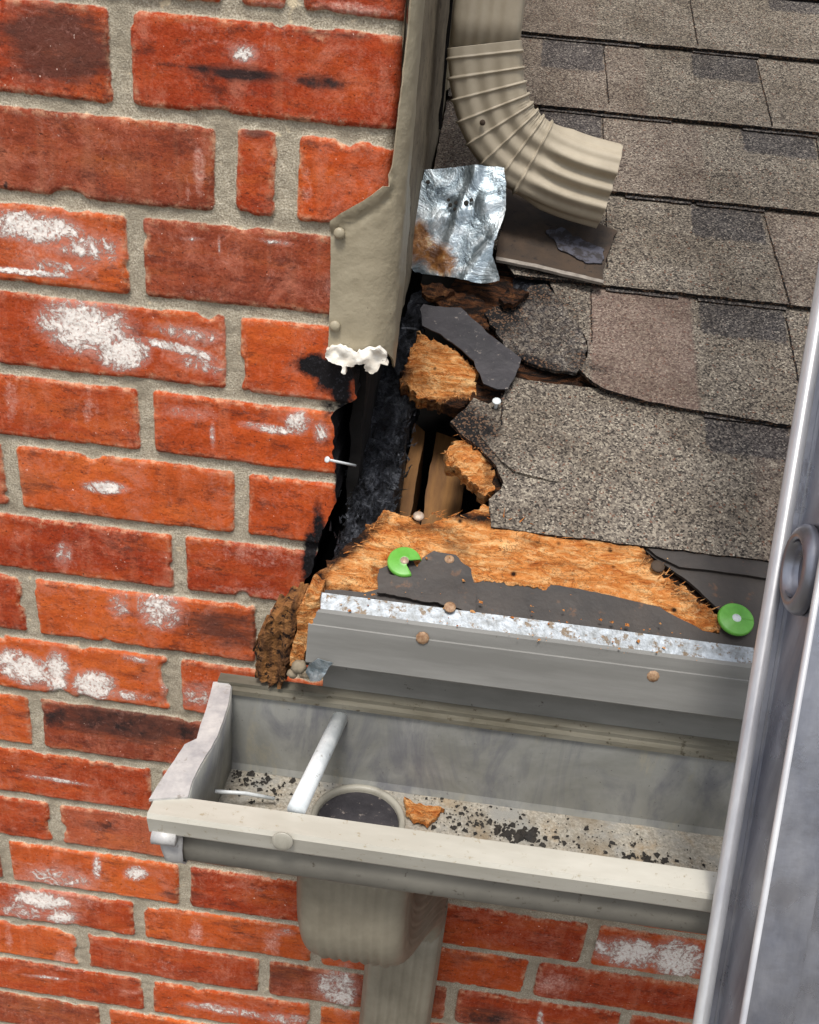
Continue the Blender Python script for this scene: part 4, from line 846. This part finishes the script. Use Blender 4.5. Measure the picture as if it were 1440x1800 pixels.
# floor with the round outlet hole
OC = FZ(-0.570).px(632, 1440); ORR = 0.037
OCx, OCy = 0.2125, -0.140
def floor_poly():
    out = [(XL, -0.101), (XL, -0.188), (XR, -0.188), (XR, -0.101)]
    return out
FLR = FZ(-0.571)
t = np.linspace(0, 2*math.pi, 40)
# keyhole outline: floor polygon split left and right of the outlet centre
ring = [(OCx+ORR*math.cos(q), OCy+ORR*math.sin(q)) for q in np.linspace(math.pi/2, 3*math.pi/2, 24)]
left_p = [(OCx, -0.101)]+[(XL, -0.101), (XL, -0.188), (OCx, -0.188)]+ring[::-1]
ring2 = [(OCx+ORR*math.cos(q), OCy+ORR*math.sin(q)) for q in np.linspace(-math.pi/2, math.pi/2, 24)]
right_p = [(OCx, -0.188), (XR, -0.188), (XR, -0.101), (OCx, -0.101)]+ring2[::-1]
fhh = lambda a, b: 0.0006*noise(a, b, 0, 60, 3, 3)
sheet('floor', FLR, left_p, M['floor'], GU, th=0.0012, step=0.006, hf=fhh)
sheet('floor', FLR, right_p, M['floor'], GU, th=0.0012, step=0.008, hf=fhh)
# outlet ring and throat
mbp = []; nn = 48; prof = [(0.0385, .0006), (0.0385, .0022), (0.0370, .0028), (0.0342, .0022), (0.0335, -.0005), (0.0330, -.06)]
V = [(OCx+r*math.cos(2*math.pi*k/nn), OCy+r*math.sin(2*math.pi*k/nn), -0.571+h) for k in range(nn) for r, h in prof]; n = len(prof)
F = [(k*n+j, ((k+1) % nn)*n+j, ((k+1) % nn)*n+j+1, k*n+j+1) for k in range(nn) for j in range(n-1)]
mesh('outlet_ring', V, F, M['gut'], GU, smooth=True)
mb = MB(); mb.disc((OCx, OCy, -0.5735), (0, 0, 1), 0.0333, 0.0006, 32); mb.build('outlet_throat', M['felt2'], GU)
# front: curved ogee and the folded lip
oge = [(-0.187, -0.572), (-0.190, -0.5735), (-0.196, -0.5725), (-0.203, -0.564), (-0.208, -0.553), (-0.217, -0.545), (-0.228, -0.541), (-0.2335, -0.534), (-0.2345, -0.522), (-0.232, -0.512), (-0.2335, -0.5075)]
M['ogee'] = mat_plain('shaded_front_paint', lin((124, 121, 112)), lin((98, 95, 88)), 16, 0.55, 0, 0.4, 0.2, 90, 0.001, stretch=(0.5, 1, 0.5), dirt=lin((76, 70, 60)), dscale=160, dth=(0.62, 0.72))  # gutter paint darkened to put the front's shade into the colour
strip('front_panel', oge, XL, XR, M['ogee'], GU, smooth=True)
lip = [(-0.2335, -0.5055), (-0.2405, -0.5050), (-0.2418, -0.5030), (-0.2445, -0.4885), (-0.2430, -0.4855), (-0.2245, -0.4862), (-0.2235, -0.4885), (-0.2240, -0.496)]
M['lipm'] = mat_plain('sky_lit_lip_paint', lin((198, 195, 184)), lin((172, 168, 156)), 14, 0.45, 0, 0.45, 0.15, 90, 0.001, stretch=(0.3, 1, 1), dirt=lin((150, 138, 114)), dscale=200, dth=(0.62, 0.72), rv=0.08)  # paler copy of the gutter paint; sky light on the lip is painted in
strip('front_lip', lip, 0.079, XR, M['lipm'], GU, nx=80, wob=0.0008)
# end cap: plate, white folded flange, flange round the ogee
Z5 = FZ(ZT+0.001)
outer = [(375, 1198), (366, 1235), (352, 1275), (346, 1298), (325, 1308), (300, 1345), (275, 1383), (262, 1405)]
inner = [(330, 1400), (338, 1372), (354, 1342), (370, 1316), (381, 1296), (392, 1268), (402, 1237), (406, 1206), (398, 1198)]
sheet('cap_flange', Z5, Z5.poly(outer+inner), M['caps'], GU, th=0.0022, step=0.004, hf=lambda a, b: 0.0004*noise(a, b, 0, 50, 3, 2), amp=0.0002)
ip = [Z5.at(*Z5.px(x, y), 0) for x, y in inner]
V = []; F = []
for p in ip:
    for z in (ZT, -0.52, -0.575):
        k = (z-ZT)/(-0.575-ZT); yb = -0.100-(p[1]+0.100)*-1*(1-0.30*k) if p[1] < -0.1 else p[1]; V.append((p[0]*(1-k)+XL*k+0.0, -0.1+(p[1]+0.1)*(1-0.28*k), z))
n = 3
F = [(i*n+j, (i+1)*n+j, (i+1)*n+j+1, i*n+j+1) for i in range(len(ip)-1) for j in range(2)]
o = mesh('cap_plate', V, F, M['gin'], GU, smooth=True); md = o.modifiers.new('t', 'SOLIDIFY'); md.thickness = 0.0012
# outer flange that follows the ogee profile
og2 = [(-0.2335-0.004, -0.509)]+[(y-0.0025, z-0.0015) for y, z in oge[::-1]]+[(-0.150, -0.5765), (-0.10, -0.5765)]
crm = strip('cap_rim', og2, 0.0, 1.0, M['caps'], GU, nx=6, th=0.0016, smooth=True)
for v in crm.data.vertices:
    zz = v.co.z+LOC[GU.name][2]; t = (v.co.x+LOC[GU.name][0]); k = min(1, max(0, (-0.509-zz)/0.062)); x0 = 0.080+0.014*k**0.7; v.co.x = x0+(0.1-x0)*t-LOC[GU.name][0]
mb = MB(); mb.tube([(0.081, -0.2405, -0.508), (0.0975, -0.2400, -0.508)], 0.0058, 16); mb.build('folded_tab', M['caps'], GU, smooth=True)
# long white ferrule tube through the gutter, and its nail head on the front
pb = FY(-0.101).P(598, 1262); pf = FY(-0.222).P(521, 1424)
mb = MB(); mb.tube([pb, pb*0.5+pf*0.5, pf], 0.0066, 24); mb.build('spacer_tube', M['tube'], GU, smooth=True)
c = FY(-0.2470).P(497, 1478); mb = MB(); mb.disc(c, (0, -1, 0.12), 0.0072, 0.0012, 20, 0.0004); mb.build('spike_head', M['gut'], GU, smooth=True)
# small weld on the lip
# ------------------------------------------------------------------ small loose things
pa = FZ(-0.545).P(378, 1391); pb2 = FZ(-0.562).P(482, 1404)
mb = MB(); mb.tube([pa, pa*0.5+pb2*0.5+np.array([0, 0, .002]), pb2], 0.0016, 10); nl = mb.build('loose_nail', M['tube'], None, smooth=True)
tag(nl, 'thin bright nail lying inside the gutter by its capped end', 'nail')
mb = MB(); c1 = FY(-0.02).P(576, 808); c2 = FY(0.0).P(609, 815); mb.tube([c1, c2, c2+(c2-c1)*.5], 0.0011, 8); mb.disc(c1, c1-c2, 0.0026, 0.001, 10); nl = mb.build('wall_nail', M['tube'], None, smooth=True)
tag(nl, 'small bare nail sticking out of the burnt edge of the brickwork', 'nail')
ch = sheet('wood_chip', FLR, FLR.poly([(712, 1408), (738, 1414), (782, 1424), (765, 1436), (752, 1452), (728, 1448), (716, 1432)], .004), M['rot'], None, th=0.004, step=0.003, hf=lambda a, b: 0.006+0.004*noise(a, b, 0, 90, 3, 3), attrs={'char': attr0}, amp=0.003, seed=5)
tag(ch, 'small orange flake of rotten wood on the gutter floor beside the outlet', 'wood chip')
# rotten fibrous post end between the wall and the eave
RWf = FY(-0.092)
def rw_h(a, b): return 0.009+0.008*noise(a*2.6, b*0.5, 0, 60, 5, 4, .6)+0.004*np.abs(noise(a*2.5, b*0.5, 0, 150, 6, 2))
rw = thing('rotten_wood_stub', tuple(FY(-0.092).P(490, 1190)), 'crumbling brown rotten wood stub between the brick and the end of the eave', 'rotten wood')
sheet('brown_stub', RWf, RWf.poly([(455, 1185), (452, 1150), (458, 1110), (472, 1085), (492, 1066), (512, 1048), (532, 1046), (538, 1062), (526, 1085), (522, 1110), (514, 1140), (508, 1172), (498, 1194), (475, 1192)]), M['bark'], rw, th=0.03, step=0.0026, ustep=0.0013, hf=rw_h, amp=0.0035, seed=6)
sheet('orange_stub', RWf, RWf.poly([(530, 1060), (545, 1030), (566, 1040), (566, 1062), (556, 1095), (546, 1120), (540, 1150), (528, 1160), (516, 1152), (518, 1120), (526, 1090)]), M['rot'], rw, th=0.03, step=0.003, hf=lambda a, b: 0.005+rw_h(a, b)*0.8, attrs={'char': lambda a, b: 0.35+0*a}, amp=0.0015, seed=7)
SC = FY(-0.112)
sk = sheet('metal_scrap', SC, SC.poly([(545, 1158), (562, 1150), (588, 1158), (575, 1175), (562, 1192), (548, 1190), (540, 1175)]), M['galv'], None, th=0.0008, step=0.003, hf=lambda a, b: 0.004*noise(a, b, 0, 90, 3, 2)+0.004, attrs={'rust': attr0}, amp=0.001, seed=8)
tag(sk, 'small torn shiny metal scrap below the left end of the drip edge', 'metal scrap')
lm = lumps('debris_lump', [(SC.P(525, 1172), (.006, .005, .006)), (SC.P(538, 1184), (.005, .005, .004)), (SC.P(514, 1184), (.004, .004, .004)), (SC.P(548, 1188), (.003, .003, .003))], M['sidew'], None, 5)
tag(lm, 'grey brown crumbled lump under the left end of the drip edge', 'debris lump')

# debris: crumbs on the gutter floor and along the wood
def crumbs(name, pts, mat, label, seed, smin=0.0006, smax=0.003):
    rs = np.random.RandomState(seed); V = []; F = []
    base = np.array([(1, 0, -.5), (-.5, .87, -.5), (-.5, -.87, -.5), (0.1, 0.1, .8), (.5, .6, .3), (-.7, .2, .35)])
    fc = [(0, 2, 1), (0, 4, 3), (4, 1, 3), (1, 5, 3), (5, 2, 3), (2, 0, 3), (0, 1, 4), (1, 2, 5)]
    for p, s in pts:
        s = s*np.array([rs.uniform(.7, 1.6), rs.uniform(.7, 1.3), rs.uniform(.4, .9)]); th = rs.uniform(0, 6.28)
        Rm = np.array([[math.cos(th), -math.sin(th), 0], [math.sin(th), math.cos(th), 0], [0, 0, 1]])
        n = len(V); V += (((base*rs.uniform(.8, 1.2, base.shape))*s)@Rm.T+p).tolist(); F += [tuple(i+n for i in f) for f in fc]
    o = mesh(name, V, F, mat, None, smooth=False, loc=np.mean([p for p, s in pts], 0)); return tag(o, label, 'debris', kind='stuff')
rs = np.random.RandomState(3); P_ = []
def scatter(cx, cy, sx, sy, n, s0, s1):
    for _ in range(n):
        x = rs.normal(cx, sx); y = rs.normal(cy+(x-cx)*0.13, sy); a, b2 = FLR.px(x, y)
        if b2 > -0.104 or b2 < -0.186 or a < XL+.004: continue
        if math.hypot(a-OCx, b2-OCy) < 0.042: continue
        P_.append((FLR.at(a, b2, 0.0012), s0+(s1-s0)*rs.rand()**4))
scatter(470, 1385, 50, 14, 90, .0006, .0034); scatter(580, 1392, 30, 10, 40, .0005, .002); scatter(800, 1430, 40, 12, 50, .0005, .002); scatter(870, 1455, 60, 14, 110, .0006, .0035)
scatter(920, 1470, 22, 5, 40, .001, .006); scatter(1000, 1480, 80, 10, 70, .0005, .0026); scatter(1160, 1515, 50, 6, 60, .0006, .0032); scatter(1000, 1460, 160, 16, 110, .0004, .0012)
scatter(430, 1365, 30, 8, 60, .0008, .003); scatter(800, 1408, 60, 4, 60, .0005, .0018)
crumbs('burnt_debris', P_, M['blackp'], 'black burnt crumbs scattered over the gutter floor', 5)
P2 = []
for _ in range(90):
    x = rs.uniform(600, 1230); y = 1045+(x-600)*0.155+rs.uniform(-6, 60)-30; P2.append((R.P(x, y, 0.0105), .0004+.0013*rs.rand()**3))
for _ in range(40):
    x = rs.uniform(640, 1180); y = 940+rs.uniform(-20, 70)+(x-640)*0.1; P2.append((R.P(x, y, 0.011), .0004+.0015*rs.rand()**3))
crumbs('wood_debris', P2, M['rot'], 'tiny orange wood crumbs scattered along the eave', 6)

# ------------------------------------------------------------------ ladder
M['alub'] = mat_plain('painted_edge_glint', lin((206, 206, 206)), lin((172, 172, 176)), 30, 0.32, 0.35, 0.5, 0.1, 120, 0.001, stretch=(1, 1, 0.15))  # lighter copy of the aluminium; highlight along the rail edges painted in
LA = math.radians(20)
LU = np.array([0, math.sin(LA), math.cos(LA)]); LN = np.array([0, -math.cos(LA), math.sin(LA)])   # up along the rail, out towards the viewer
LO = FY(-0.2515).P(1262, 1556)
lad = thing('ladder', tuple(LO+LU*-3.0), 'silver aluminium ladder rail leaning across the gutter at the right', 'ladder')
RW, RD = 0.0255, 0.075
def rail(x0, sgn=1):
    # I section: wall-side flange, web, near flange; extruded along LU
    sec = [(0, 0), (RW, 0), (RW, .0035), (RW*.5+.0012, .006), (RW*.5+.0012, RD-.006), (RW, RD-.0055), (RW, RD-.014), (RW+.024, RD-.014), (RW+.024, RD-.011), (RW+.003, RD-.011), (RW+.003, RD), (0, RD), (0, RD-.0035), (RW*.5-.0012, RD-.006), (RW*.5-.0012, .006), (0, .0035)]
    bm = bmesh.new(); lo = [bm.verts.new(Vector(LO+np.array([x0+u, 0, 0])+LN*v-LU*3.0)) for u, v in sec]; hi = [bm.verts.new(Vector(LO+np.array([x0+u, 0, 0])+LN*v+LU*1.6)) for u, v in sec]
    n = len(sec)
    for i in range(n): bm.faces.new((lo[i], lo[(i+1) % n], hi[(i+1) % n], hi[i]))
    bm.faces.new(lo[::-1]); bm.faces.new(hi); bmesh.ops.recalc_face_normals(bm, faces=bm.faces)
    ed = [e for e in bm.edges if abs((e.verts[0].co-e.verts[1].co).length) > 2]
    bmesh.ops.bevel(bm, geom=ed, offset=0.0019, segments=3, affect='EDGES')
    V = [list(v.co) for v in bm.verts]; bm.verts.index_update(); F = [[v.index for v in f.verts] for f in bm.faces]; bm.free()
    q = MB(); q.V = [list(v) for v in V]; q.F = [list(f) for f in F]
    for u, v, r in ((0.003, 0.002, 0.0050), (0.001, RD-0.002, 0.0022)):  # edge beads added to carry the painted highlight
        p = LO+np.array([x0+u, 0, 0])+LN*v; q.tube([p-LU*3.0, p+LU*1.6], r, 16)
    o = mesh('side_rail', q.V, q.F, [M['alu'], M['alub']], lad, smooth=False)
    for p in list(o.data.polygons)[len(F):]: p.material_index = 1; p.use_smooth = True
    return o
rail(0); rail(0.40)
# rungs at 305 mm, the first placed where its end shows
webf = Frame(LO+np.array([RW*.5-.0012, 0, 0]), LN, LU)
ra, rb = webf.px(1388, 988); ra = min(max(ra, 0.026), RD-0.026)
for k in range(-9, 4):
    c = webf.at(ra, rb+k*0.335, 0.0); 
    if np.dot(c-LO, LU) > 1.5 or np.dot(c-LO, LU) < -2.9: continue
    mb = MB(); mb.tube([c+np.array([-.0075, 0, 0]), c+np.array([0.4+RW*0+.008, 0, 0])], 0.0165, 28, cap=False)
    rg = mb.build('rung', M['alu'], lad, smooth=True)
    V = []; F = []; prof = [(0.0225, 0.0), (0.0225, -.003), (0.0205, -.0062), (0.0175, -.0080), (0.0150, -.0070), (0.0135, -.002), (0.0120, .004), (0.006, .006), (0.0015, .0065)]; nn = 36
    for j in range(nn):
        th = 2*math.pi*j/nn
        for r, h in prof: V.append(c+(LN*math.cos(th)*0.95+LU*math.sin(th)*1.2)*r+np.array([h-.001, 0, 0]))
    n = len(prof); F = [(j*n+i, ((j+1) % nn)*n+i, ((j+1) % nn)*n+i+1, j*n+i+1) for j in range(nn) for i in range(n-1)]
    mesh('rung_swage', V, F, M['alu'], rg, smooth=True, loc=LOC[rg.name])
